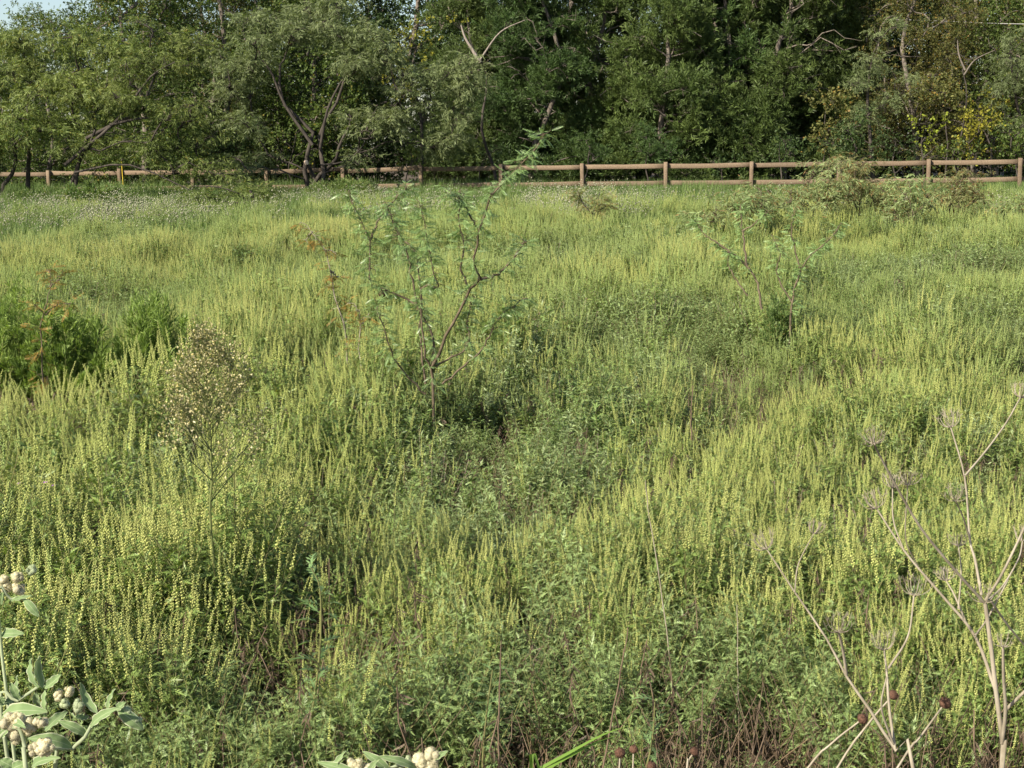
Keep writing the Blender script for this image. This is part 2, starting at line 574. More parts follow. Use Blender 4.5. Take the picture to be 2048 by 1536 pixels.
# ------------------------------------------------------------------ ground
g = Geo()
g.add(arr([[-600, -60, 0], [600, -60, 0], [600, 900, 0], [-600, 900, 0]]), np.array([[0, 1, 2, 3]]))
tag(obj("ground", g.mesh("ground", [MT['soil']])), "brown soil under the weeds and trees", kind="structure")

# ------------------------------------------------------------------ fence
FZ0, FK = 44.7, 0.217
fdir = nrm(arr([1, -FK, 0]))
fnor = arr([fdir[1], -fdir[0], 0])          # faces the camera
u_ = (1335 - 1024) / FPX
z_ = FZ0 / (1 + FK * u_)
anchor = arr([u_ * z_, z_, 0])
fence = thing("rail_fence", "brown wooden post fence with two rails running across the field before the woods", "fence", tuple(anchor))


def box(cx, sx, sy, sz, bev, r=None, jit=0.0):
    """bevelled bar: octagonal section in the two axes across its long axis; long axis given by the largest size"""
    s = arr([sx, sy, sz]) / 2
    ax = int(np.argmax(s))
    o = [k for k in range(3) if k != ax]
    a, b = s[o[0]], s[o[1]]
    sec = [(a - bev, -b), (a, -b + bev), (a, b - bev), (a - bev, b), (-a + bev, b), (-a, b - bev), (-a, -b + bev), (-a + bev, -b)]
    V = []
    nseg = 7
    for i in range(nseg):
        t = -1 + 2 * i / (nseg - 1)
        for (p, q) in sec:
            v = np.zeros(3); v[ax] = s[ax] * t; v[o[0]] = p; v[o[1]] = q
            if r is not None:
                v[o[0]] += r.normal() * jit; v[o[1]] += r.normal() * jit
            V.append(v)
    F = []
    for i in range(nseg - 1):
        for j in range(8):
            k = (j + 1) % 8
            F.append([i * 8 + j, i * 8 + k, (i + 1) * 8 + k, (i + 1) * 8 + j])
    V = np.array(V) + np.asarray(cx)
    caps = [list(range(8))[::-1], [(nseg - 1) * 8 + j for j in range(8)]]
    return V, [np.array(F), np.array(caps)]


def to_fence(V):
    return V[:, :1] * fdir + V[:, 1:2] * (-fnor) + V[:, 2:] * arr([0, 0, 1])


rf = rngof(11)
BAY = 2.44
for i in range(-10, 7):
    V, F = box([i * BAY, 0, 0.54 - 0.15], 0.105, 0.12, 1.40, 0.008, rf, 0.002)
    lean = rf.normal() * 0.012
    V[:, 0] += lean * V[:, 2]
    V[:, 2] += rf.normal() * 0.01
    obj("post", Geo().add(to_fence(V), F).mesh("post", [MT['wood']]), fence)
    if i < 6:
        for zc in (0.985, 0.50):
            V, F = box([0, 0, 0], BAY - 0.006, 0.085, 0.130, 0.010, rf, 0.003)
            sag = rf.normal() * 0.012
            V[:, 2] += zc + sag * (V[:, 0] / BAY) * 2 - 0.012 * (1 - (2 * V[:, 0] / BAY) ** 2)
            V[:, 0] += (i + .5) * BAY
            V[:, 1] += 0.112
            obj("rail", Geo().add(to_fence(V), F).mesh("rail", [MT['wood']]), fence)
zs = FZ0 / (1 + FK * (258 - 1024) / FPX)
V, F = tube([[0, 0, -0.1], [0.01, 0, 0.5], [0.0, 0, 1.32]], [0.014, 0.012, 0.012], 6)
tag(obj("marker_stake", Geo().add(V, F).mesh("marker_stake", [MT['yellow_paint']]), None, (GX(259, zs - .35), zs - .35, 0)),
    "thin yellow marker stake standing beside a fence post under the mesquite trees", "stake")


# ------------------------------------------------------------------ trees
SPR = {}
_r = rngof(77)
SPR['mesq'] = [droop_spray(_r) for _ in range(5)]
SPR['jun'] = [tuft_spray(_r) for _ in range(5)]
SPR['broad'] = [leaf_spray(_r) for _ in range(5)]
SPR['fine'] = [leaf_spray(_r, 13, 0.26, 0.055) for _ in range(5)]


def fill_lumps(G, r, lumps, kind, size, per, mat=0):
    """leaf sprays through the volume of each lump, denser outside"""
    for (c, rad) in lumps:
        n = max(6, int(per * (rad[0] * rad[1] + rad[0] * rad[2] + rad[1] * rad[2]) / 3))
        u = rand_dir(r, n)
        if kind in ('mesq',):
            u[:, 2] = np.abs(u[:, 2]) * np.where(r.random(n) < .25, -.6, 1)
        rr = (0.35 + 0.65 * r.random(n) ** .6) * (1 + .34 * r.normal(size=n))
        pos = c + u * rr[:, None] * rad
        if kind == 'mesq':
            d = u * arr([1, 1, .35]) + r.normal(size=(n, 3)) * .45 + arr([0, 0, -.25])
        elif kind == 'jun':
            d = u * .7 + r.normal(size=(n, 3)) * .35 + arr([0, 0, .45])
        else:
            d = u * .8 + r.normal(size=(n, 3)) * .6
        R = frames(d, roll=r.uniform(-.8, .8, n) if kind == 'mesq' else r.uniform(-3, 3, n))
        s = size * r.uniform(.5, 1.5, n)
        k = r.integers(0, 5, n)
        for j in range(5):
            sel = k == j
            if sel.any():
                V, F = stamp(SPR[kind][j], R[sel], pos[sel], s[sel])
                G.add(V, F, mat)


def limb(G, r, a, b, r0_, r1_, wob=0.12, n=7, sides=5, mat=0):
    a, b = arr(a), arr(b)
    L_ = np.linalg.norm(b - a)
    m = 5 if n >= 6 else 3
    t = np.linspace(0, 1, m)[:, None]
    p = a * (1 - t) + b * t
    p[1:-1] += r.normal(size=(m - 2, 3)) * wob * L_ / 7
    p[:, 2] += (np.sin(t[:, 0] * math.pi)) * L_ * .06
    q = smooth_path(p, 16 if n >= 6 else 5)
    p, _d = along(q, np.linspace(0, 1, n))
    V, F = tube(p, np.linspace(r0_, r1_, n), sides)
    G.add(V, F, mat)
    return p


def wood_for(r, lumps, roots, tr, twigs=6, twig_r=0.012, tw_len=1.0):
    """stems from each root, limbs to every lump, twigs inside the lumps"""
    G = Geo()
    cs = arr([c for c, _ in lumps])
    paths = []
    for (base, top) in roots:
        p = limb(G, r, base, top, tr, tr * .42, .35, 9, 7)
        paths.append(p)
    pts = np.concatenate([p[2:] for p in paths])
    order = np.argsort(np.linalg.norm(cs - pts.mean(0), axis=1))
    for i in order:
        c, rad = lumps[i]
        d = np.linalg.norm(pts - c, axis=1) + np.maximum(0, pts[:, 2] - c[2] + .25) * 1.6
        a = pts[np.argmin(d)]
        rl = max(twig_r * 1.5, tr * .30 * min(1, np.linalg.norm(rad)))
        p = limb(G, r, a, c, rl, twig_r, .5, 6, 5)
        pts = np.vstack([pts, p[3:]])
        for k in range(twigs):
            u = rand_dir(r, 1)[0]
            limb(G, r, p[r.integers(3, 6)], c + u * rad * r.uniform(.6, 1.0) * tw_len, twig_r * .8, twig_r * .3, .5, 4, 3)
    return G


def crown_lumps(r, H, R, kind, n, z0=.12):
    out = []
    for i in range(n):
        t = (i + r.random()) / n
        z = z0 + (1 - z0) * t
        if kind == 'jun':
            prof = R * (1.0 - .72 * z ** 1.5) * (0.75 + .25 * min(1, z / .2))
        else:
            prof = R * math.sqrt(max(.05, 1 - ((z - .5) / .56) ** 2))
        a = r.uniform(0, 2 * math.pi) if i > 0 else 0
        q = prof * math.sqrt(r.uniform(.25, 1.0)) * .88
        s = r.uniform(.55, 1.0) * (R * .34 if kind != 'jun' else R * .36)
        if kind == 'jun':
            s *= (1.0 - .42 * z)
        out.append((arr([q * math.cos(a), q * math.sin(a), z * H]), arr([s * r.uniform(.9, 1.4), s * r.uniform(.9, 1.4), s * r.uniform(.6, .95)])))
    return out


def make_tree(name, label, kind, leaf, bark, H, R, n, per, size, seed, cat="tree", group=None, tr=.14, twigs=5, z0=.12, twig_r=.012, dead=0):
    r = rngof(seed)
    lumps = crown_lumps(r, H, R, kind, n, z0)
    o = thing(name, label, cat, (0, 0, 0), 0, group)
    G = Geo()
    fill_lumps(G, r, lumps, 'jun' if kind == 'jun' else kind, size, per)
    roots = [((0, 0, -.1), (r.normal() * .25, r.normal() * .25, H * .78))]
    W = wood_for(r, lumps, roots, tr, twigs, twig_r)
    for k in range(dead):                    # bare grey side branches low on the trunk
        z = r.uniform(.12, .6) * H
        a = r.uniform(0, 6.28)
        L_ = R * r.uniform(.5, 1.05)
        p = limb(W, r, (0, 0, z), (L_ * math.cos(a), L_ * math.sin(a), z + r.uniform(-.1, .5)), .028, .008, .5, 7, 4)
        for q in range(3):
            b = p[r.integers(2, 7)]
            limb(W, r, b, b + rand_dir(r, 1)[0] * arr([.5, .5, .35]), .011, .004, .5, 4, 3)
    obj("trunk", W.mesh("trunk", [bark], True), o)
    obj("crown", G.mesh("crown", [leaf]), o)
    return o


def place(o, px, Y, rz=0.0, s=1.0, sx=None, label=None, group=None):
    o.location = (GX(px, Y), Y, 0)
    o.rotation_euler[2] = rz
    o.scale = (s, s, s) if sx is None else (sx, sx, s)
    if label:
        o["label"] = label
    if group:
        o["group"] = group
    return o


def px_tree(name, label, kind, leaf, bark, Y, base_px, blobs, per, size, seed, cat="tree", tr=.09, twigs=6, twig_r=.012, sub=5, extra=None, group=None, roots_px=None, ls=1.0, ex_mat=None):
    """tree whose crown masses stand where the photograph shows them: blobs = (px, py, half width px, half height px, depth offset)"""
    r = rngof(seed)
    X0 = GX(base_px, Y)
    org = arr([X0, Y, 0])
    o = thing(name, label, cat, tuple(org), 0, group)
    lumps = []
    for (bx, by, hw, hh, dy) in blobs:
        D = Y + dy
        c = P(bx, by, D) - org
        a, b = hw / FPX * D, hh / FPX * D
        k = max(1, int(sub * (a * b) / .55))
        for i in range(k):
            u = rand_dir(r, 1)[0] * r.random() ** .4
            s = r.uniform(.5, .85) * min(.62, max(a, b) * .75) * ls
            cc = c + u * arr([a * .85, (a + b) * .45, b * .85])
            cc[2] = max(cc[2], s * .5)
            lumps.append((cc, arr([s * r.uniform(.9, 1.5), s * r.uniform(.9, 1.5), s * r.uniform(.5, .85)])))
    G = Geo()
    fill_lumps(G, r, lumps, kind, size, per)
    roots = []
    for (a, b, yy) in (roots_px or [((base_px, None), (blobs[0][0], blobs[0][1]), 0)]):
        top = P(b[0], b[1], Y + yy) - org
        roots.append((arr([GX(a[0], Y) - X0, r.normal() * .1, -.1]), top))
    W = wood_for(r, lumps, roots, tr, twigs, twig_r)
    if extra:
        for path, rr in extra:
            pts = [P(x, y, Y - .3) - org for x, y in path]
            V, F = tube(smooth_path(pts, 10), np.linspace(rr, rr * .3, len(smooth_path(pts, 10))), 5)
            E_ = Geo().add(V, F)
            obj("limb", E_.mesh("limb", [ex_mat or bark], True), o)
    obj("trunk", W.mesh("trunk", [bark], True), o)
    obj("crown", G.mesh("crown", [leaf]), o)
    return o


# mesquites before the fence
px_tree("mesquite_tree", "feathery mesquite tree with three dark leaning stems before the fence's left end", 'mesq', MT['mesq_leaf'], MT['bark_dark'], 40, 60,
        [(60, 150, 110, 60, 0), (-60, 170, 120, 130, .5), (60, 260, 110, 50, -.3), (190, 110, 90, 50, .3), (180, 200, 80, 60, -.2), (-30, 300, 70, 30, -.5), (20, 80, 60, 30, .8), (240, 290, 60, 30, .2)],
        300, .26, 21, roots_px=[((25, 0), (-30, 150), 0), ((66, 0), (60, 170), 0), ((50, 0), (10, 240), -.3)], tr=.075, twigs=9, twig_r=.018)
px_tree("mesquite_tree", "feathery mesquite tree with bare limbs sweeping to the right above the yellow stake", 'mesq', MT['mesq_leaf'], MT['bark_dark'], 39.5, 110,
        [(270, 170, 60, 70, 0), (330, 110, 80, 50, .4), (370, 210, 60, 50, -.3), (310, 290, 70, 40, 0), (410, 290, 60, 40, .3), (450, 330, 50, 25, 0), (360, 345, 60, 16, -.2), (430, 352, 45, 14, -.4), (300, 60, 50, 30, .7), (160, 290, 50, 30, -.3)],
        270, .26, 22, roots_px=[((105, 0), (310, 150), 0), ((118, 0), (190, 260), -.2)], tr=.07, twigs=9, twig_r=.018,
        extra=[([(130, 330), (235, 240), (300, 155), (350, 124)], .05), ([(220, 250), (290, 236), (350, 243)], .045), ([(150, 345), (260, 330), (400, 388), (470, 398)], .03)])
m3 = px_tree("mesquite_tree", "wide feathery mesquite tree on a forked dark trunk touching the fence", 'mesq', MT['mesq_grey'], MT['bark_dark'], 44, 630,
        [(560, 70, 90, 55, 0), (480, 150, 70, 60, .3), (690, 60, 80, 50, .3), (740, 130, 70, 50, -.2), (820, 190, 70, 50, 0), (740, 240, 80, 45, -.4), (720, 310, 60, 25, -.5), (880, 260, 70, 50, .4), (930, 160, 50, 60, .5), (850, 300, 80, 25, .2), (500, 250, 50, 45, 0), (450, 310, 50, 30, -.4), (540, 300, 40, 30, .1), (550, 338, 40, 16, -.6), (480, 345, 35, 12, -.8), (640, 20, 60, 25, .8)],
        270, .26, 23, roots_px=[((632, 0), (560, 130), 0), ((634, 0), (690, 130), .2), ((630, 0), (700, 250), -.2)], tr=.08, twigs=9, twig_r=.018,
        extra=[([(625, 290), (570, 210), (545, 150), (525, 120)], .06), ([(640, 300), (655, 220), (690, 150), (720, 110)], .05), ([(640, 330), (700, 320), (740, 270), (800, 200), (850, 150)], .03)])
V, F = tube([P(626, 352, 43.7) - arr(m3.location), P(620, 338, 43.6) - arr(m3.location), P(613, 326, 43.4) - arr(m3.location)], [.06, .055, .05], 7)
obj("broken_limb", Geo().add(V, F).mesh("broken_limb", [MT['bark_dark']], True), m3)
e_ = P(613, 326, 43.4) - arr(m3.location)
V, F = tube([e_ + arr([.01, .02, -.03]), e_ + arr([-.02, -.03, .06]), e_ + arr([-.022, -.033, .065])], [.056, .06, .002], 7)
obj("cut_end", Geo().add(V, F).mesh("cut_end", [MT['cut']]), m3)
px_tree("mesquite_tree", "small low mesquite with half fallen dark branches in the grass before the fence", 'mesq', MT['mesq_leaf'], MT['bark_dark'], 33, 500,
        [(470, 378, 75, 24, 0), (530, 398, 55, 24, .2), (395, 392, 60, 20, 0), (555, 440, 30, 26, -.3), (340, 425, 35, 22, -.3)],
        900, .2, 24, tr=.04, roots_px=[((505, 0), (480, 385), 0)], twigs=6,
        extra=[([(505, 400), (450, 408), (385, 398)], .03), ([(500, 380), (520, 420), (545, 468)], .03), ([(500, 395), (440, 375), (380, 372)], .02)])

# the wood behind the fence: first each tree kind, then copies
JG = "dark junipers of the wood edge"
juns = [make_tree("juniper_tree", "", 'jun', MT['juniper_warm' if i != 1 else 'juniper'], MT['bark_grey'], 9.0, 2.2, 60, 340, .33, 31 + i, "tree", JG, tr=.11, twigs=7, z0=.05, twig_r=.010, dead=14) for i in range(3)]
BR = "mixed leafy trees of the wood"
brs = [make_tree("broadleaf_tree", "", 'broad', MT['broad'], MT['bark_grey'], 9.0, 2.6, 46, 210, .24, 41 + i, "tree", BR, tr=.14, twigs=5, z0=.10, dead=5) for i in range(2)]
olv = make_tree("elm_tree", "", 'fine', MT['olive'], MT['bark_grey'], 8.5, 2.4, 46, 260, .24, 51, "tree", None, tr=.13, twigs=6, z0=.10, dead=6)
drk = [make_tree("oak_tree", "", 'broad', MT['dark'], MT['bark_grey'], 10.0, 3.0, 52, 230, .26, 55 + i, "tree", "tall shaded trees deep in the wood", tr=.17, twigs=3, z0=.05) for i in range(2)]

JL = [(945, 53, 0, .98, "dark juniper with pale bare twigs behind the mesquite at the fence"),
      (1085, 50.5, 1, 1.0, "dark juniper with a broken pale limb above the second clear fence bay"),
      (1215, 52, 2, 1.08, "green topped juniper with forked pale twigs in the middle of the wood"),
      (1335, 50, 0, 1.0, "juniper standing behind the fence post in the centre right of the wood"),
      (1450, 51.5, 1, 1.04, "dense juniper with grey dead side branches left of the olive elm"),
      (1570, 50.5, 2, 1.12, "tallest bright green juniper next to the pale grey willowy tree"),
      (1660, 53, 0, 1.06, "shaded juniper tucked behind the pale grey willowy tree")]
for i, (px, Y, v, s, lab) in enumerate(JL):
    o = juns[v] if i < 3 and v == i else copy_tree(juns[v])
    place(o, px, Y, i * 1.7 + .4, s, None, lab, JG)
BL = [(300, 49, 0, .9, "leafy green tree behind the left mesquites, its top under open sky"),
      (470, 51, 1, 1.0, "leafy green tree filling the gap between the two large mesquites"),
      (640, 52, 0, 1.0, "leafy green tree behind the forked mesquite trunk"),
      (100, 50, 1, .68, "low leafy tree behind the far left stems with sky above it"),
      (2080, 49, 0, .95, "leafy green tree half cut by the right edge of the wood")]
for i, (px, Y, v, s, lab) in enumerate(BL):
    o = brs[v] if i < 2 else copy_tree(brs[v])
    place(o, px, Y, i * 2.1, s, None, lab, BR)
OG = "olive elms of the wood edge"
OL = [(1835, 49.5, .92, "olive brown elm with fine leaves above the lime green shrub"),
      (1950, 52, 1.06, "tall rusty olive elm crossed by the overhead wire"),
      (420, 54, 1.0, "olive brown elm top showing over the mesquite crowns"),
      (1745, 53, .9, "dull olive elm between the junipers and the brown elm")]
for i, (px, Y, s, lab) in enumerate(OL):
    o = olv if i == 0 else copy_tree(olv)
    place(o, px, Y, i * 1.3, s, None, lab, OG)
DG = "tall shaded trees deep in the wood"
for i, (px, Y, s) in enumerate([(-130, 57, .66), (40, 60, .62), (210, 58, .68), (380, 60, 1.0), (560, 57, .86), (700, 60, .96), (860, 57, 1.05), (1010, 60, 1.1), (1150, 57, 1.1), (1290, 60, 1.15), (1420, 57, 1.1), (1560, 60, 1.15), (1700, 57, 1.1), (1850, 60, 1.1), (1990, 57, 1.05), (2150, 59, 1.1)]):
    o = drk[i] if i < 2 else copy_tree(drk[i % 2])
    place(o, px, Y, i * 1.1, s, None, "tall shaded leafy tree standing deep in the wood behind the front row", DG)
px_tree("yellowing_tree", "slender tree with yellow leaves between the mesquite and the junipers", 'broad', MT['yellow'], MT['bark_dark'], 47.5, 845,
        [(830, 110, 45, 60, 0), (850, 50, 35, 30, .2), (820, 180, 40, 30, 0)], 120, .22, 61, tr=.07, sub=4)
px_tree("willowy_tree", "pale grey green willowy tree with a rounded crown right of the junipers", 'mesq', MT['mesq_grey'], MT['bark_dark'], 47.5, 1750,
        [(1745, 115, 45, 45, 0), (1780, 60, 40, 35, .2), (1730, 180, 40, 40, 0), (1790, 170, 40, 45, .3), (1760, 230, 55, 35, 0), (1720, 260, 40, 30, .2)], 240, .20, 62, tr=.08, sub=5)
px_tree("willowy_tree", "pale grey green feathery tree at the right edge under the overhead wire", 'mesq', MT['mesq_grey'], MT['bark_dark'], 46, 2050,
        [(2020, 110, 50, 50, 0), (2060, 170, 60, 50, 0), (1990, 170, 30, 40, .3), (2070, 80, 40, 40, .2), (2030, 230, 50, 30, .2)], 250, .22, 63, tr=.07, sub=5)
px_tree("twisted_tree", "thin bare twisted grey tree in the gap beside the brown elm", 'fine', MT['olive'], MT['bark_dark'], 46.5, 1925,
        [(1910, 95, 20, 20, 0), (1960, 120, 25, 20, 0)], 60, .2, 64, tr=.035, sub=3, roots_px=[((1920, 0), (1925, 140), 0)],
        extra=[([(1930, 140), (1918, 110), (1915, 80)], .035), ([(1928, 150), (1950, 120), (1990, 100)], .03)], ex_mat=MT['bark_grey'])
px_tree("bare_tree", "leaning pale grey trunk showing through the mesquite leaves", 'broad', MT['yellow'], MT['bark_dark'], 46.8, 1010,
        [(925, 55, 25, 20, 0)], 70, .2, 65, tr=.06, sub=3, roots_px=[((1005, 0), (960, 120), 0)],
        extra=[([(960, 125), (945, 100), (930, 75), (922, 50)], .07), ([(960, 120), (1000, 65), (1050, 40)], .035)], ex_mat=MT['bark_pale'])
# shrubs behind and beside the fence
SH = "shrubs along the foot of the wood"
for i, (px, py, hw, hh, Y, leaf, lab, per) in enumerate([
        (1845, 270, 40, 45, 45.5, 'lime', "lime green shrub standing behind the rails under the brown elm", 150),
        (1940, 270, 45, 45, 45.5, 'yellow', "yellow olive shrub right of the lime green one behind the rails", 170),
        (2030, 270, 40, 50, 44.5, 'broad', "green leafy shrub behind the last fence post on the right", 170),
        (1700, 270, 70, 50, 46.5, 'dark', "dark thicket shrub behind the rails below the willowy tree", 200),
        (1650, 235, 50, 50, 48, 'olive', "tall dull olive shrub between the tallest juniper and the willowy tree", 190),
        (1890, 190, 50, 45, 47.5, 'olive', "tall olive brown shrub under the brown elm's bare limbs", 190),
        (1790, 300, 50, 30, 46, 'dark', "low shaded shrub left of the lime green one behind the rails", 190),
        (1980, 215, 45, 45, 46.5, 'yellow', "tall yellow olive shrub below the overhead wire", 150),
        (1910, 300, 50, 30, 45.8, 'broad', "low green shrub right behind the post near the lime green shrub", 170),
        (1560, 285, 50, 40, 47, 'dark', "dark shrub at the foot of the tallest juniper", 170),
        (1300, 290, 60, 35, 47.5, 'juniper', "low bright juniper bush behind the centre right rails", 260),
        (1180, 295, 45, 30, 47.5, 'juniper', "low juniper bush left of the centre right post", 260),
        (820, 300, 60, 30, 48, 'broad', "leafy shrub behind the rails right of the forked mesquite", 170),
        (590, 280, 60, 35, 48.5, 'broad', "leafy shrub with yellow tips behind the rails left of the forked mesquite", 170),
        (430, 280, 70, 40, 49.5, 'dark', "shaded shrub behind the rails between the large mesquites", 180),
        (230, 290, 90, 35, 50.5, 'broad', "leafy shrub behind the rails near the yellow stake", 170),
        (60, 290, 90, 40, 51, 'dark', "shaded shrub behind the far left end of the fence", 180),
        (970, 310, 60, 25, 48.5, 'dark', "dark low shrub behind the third clear rail", 170),
        (1440, 310, 50, 25, 47.5, 'dark', "dark low shrub under grey dead branches behind the rails", 150)]):
    px_tree("shrub", lab, 'jun' if leaf == 'juniper' else 'broad', MT[leaf], MT['bark_dark'], Y, px,
            [(px, py, hw, hh, 0), (px + hw * .3, py + hh * .7, hw * .8, hh * .5, -.2)], per, .22, 70 + i, "shrub", tr=.03, sub=5, group=SH, twigs=4)

# far wood behind the trees, one mass
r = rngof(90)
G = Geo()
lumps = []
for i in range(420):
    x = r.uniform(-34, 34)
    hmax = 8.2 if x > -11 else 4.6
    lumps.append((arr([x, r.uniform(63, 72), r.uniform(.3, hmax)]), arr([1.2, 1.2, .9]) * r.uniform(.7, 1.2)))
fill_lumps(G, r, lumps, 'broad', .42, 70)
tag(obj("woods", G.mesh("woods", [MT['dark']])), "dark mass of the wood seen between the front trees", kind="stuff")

# overhead wire
pw = [P(1500, 29, 56), P(1880, 42, 50.2), P(2048, 48, 47.5), P(2500, 50, 42)]
V, F = tube(smooth_path(pw, 24), .009, 5)
tag(obj("overhead_wire", Geo().add(V, F).mesh("overhead_wire", [MT['wire']])), "thin pale overhead wire crossing the olive elm at the top right", "wire")

# ------------------------------------------------------------------ weeds: templates
def ragweed(seed, h, n_br=6, spiky=True, leaf_l=.060, lean=.06):
    """a ragweed plant: returns stem, foliage, dead leaves and a list of spikes"""
    r = rngof(seed)
    stem, fol, dead, spikes = Geo(), Geo(), Geo(), []
    top = arr([r.normal() * lean, r.normal() * lean, h])
    n = 8
    t = np.linspace(0, 1, n)[:, None]
    path = t * top + np.sin(t * math.pi) * arr([r.normal(), r.normal(), 0]) * .02
    path[0, 2] = -.03
    V, F = tube(path, np.linspace(.0032, .0013, n), 4)
    stem.add(V, F)
    LT = [lobed_leaf(.15), lobed_leaf(.35), lobed_leaf(.55)]

    def leaves(path, t0, t1, step, l0, l1, g_alive, g_dead=None, dead_until=0):
        L_ = np.sum(np.linalg.norm(np.diff(path, axis=0), axis=1))
        k = max(2, int(L_ * (t1 - t0) / step))
        ts = np.linspace(t0, t1, k)
        pos, d = along(path, ts)
        az0 = r.uniform(0, 6.28)
        Rs, Ts, Ss, dd = [], [], [], []
        for i in range(k):
            for s in (0, math.pi):
                az = az0 + i * 1.45 + s + r.normal() * .3
                x = nrm(np.cross(d[i], [.3, .9, .1])); y = np.cross(d[i], x)
                o_ = math.cos(az) * x + math.sin(az) * y
                u = nrm(o_ * r.uniform(.7, 1.1) + d[i] * r.uniform(.35, .95))
                dd.append(u); Ts.append(pos[i]); Ss.append((l0 + (l1 - l0) * ts[i]) * r.uniform(.7, 1.25))
        dd, Ts, Ss = np.array(dd), np.array(Ts), np.array(Ss)
        R = frames(dd, roll=r.normal(size=len(dd)) * .5)
        isdead = (Ts[:, 2] < dead_until * r.uniform(.6, 1.3, len(Ts))) if g_dead is not None else np.zeros(len(Ts), bool)
        w = r.integers(0, 3, len(Ts))
        for j in range(3):
            for dflag, gg in ((False, g_alive), (True, g_dead)):
                sel = (w == j) & (isdead == dflag)
                if sel.any():
                    V, F = stamp(LT[j], R[sel], Ts[sel], Ss[sel] * (1 if not dflag else .75))
                    gg.add(V, F)

    def spike(base, d, L_):
        g_ = Geo()
        nb = int(L_ / .0035)
        d = nrm(d)
        bend = arr([r.normal(), r.normal(), 0]) * L_ * .10
        tt = np.linspace(0, 1, 5)[:, None]
        p = base + d * L_ * tt + bend * tt ** 2
        V, F = tube(p, np.linspace(.0012, .0007, 5), 3)
        g_.add(V, F)
        ts = np.linspace(.06, 1, nb)
        pos, dr = along(p, ts)
        az = np.arange(nb) * 2.4 + r.normal(size=nb) * .4
        x = nrm(np.cross(dr, [.3, .9, .1])); y = np.cross(dr, x)
        o_ = np.cos(az)[:, None] * x + np.sin(az)[:, None] * y
        pos = pos + o_ * .0036 * (1.1 - .5 * ts)[:, None] - arr([0, 0, .001])
        s = .0064 * (1.08 - .5 * ts) * r.uniform(.8, 1.2, nb)
        V, F = stamp(BEAD, frames(rand_dir(r, nb)), pos, s)
        g_.add(V, F)
        spikes.append(g_)

    leaves(path, .07, .97, .020, leaf_l * 1.25, leaf_l * .7, fol, dead, h * .17)
    if spiky:
        spike(path[-1], nrm(path[-1] - path[-2]) + arr([0, 0, .6]), r.uniform(.09, .16))
    for b in range(n_br):
        t_ = r.uniform(.05, .93) ** .9
        pos, d = along(path, t_)
        az = r.uniform(0, 6.28)
        L_ = (.05 + .23 * (1 - t_)) * r.uniform(.7, 1.25) + .03
        o_ = arr([math.cos(az), math.sin(az), 0])
        tt = np.linspace(0, 1, 5)[:, None]
        bp = pos[0] + (o_ * .62 * tt + arr([0, 0, 1.0]) * (tt * .55 + .45 * tt ** 2)) * L_
        V, F = tube(bp, np.linspace(.0018, .001, 5), 3)
        stem.add(V, F)
        leaves(bp, .10, .97, .020, leaf_l * .8, leaf_l * .5, fol)
        if spiky and bp[-1][2] > h * .58:
            spike(bp[-1], nrm(bp[-1] - bp[-2]) + arr([0, 0, 1.1]), r.uniform(.06, .13))
    return stem, fol, dead, spikes


# variants: (look, height)
RW = []
for i in range(12):
    look = ['yellow', 'yellow', 'yellow', 'yellow', 'green', 'green', 'green', 'leafy', 'leafy', 'yellow', 'green', 'leafy'][i]
    h = [.50, .44, .54, .47, .50, .42, .55, .48, .40, .36, .32, .30][i]
    RW.append((look, h, ragweed(100 + i, h, n_br=[15, 13, 14, 16, 13, 12, 14, 15, 14, 11, 11, 12][i], spiky=look != 'leafy', leaf_l=.064 if look != 'leafy' else .058)))

tmpl_col = bpy.data.collections.new("weed_templates")      # referenced by the geometry nodes below, never linked to the scene


def new_coll(name, meshes):
    c = bpy.data.collections.new(name)
    for i, me in enumerate(meshes):
        c.objects.link(bpy.data.objects.new("%s_%02d" % (name, i), me))
    return c


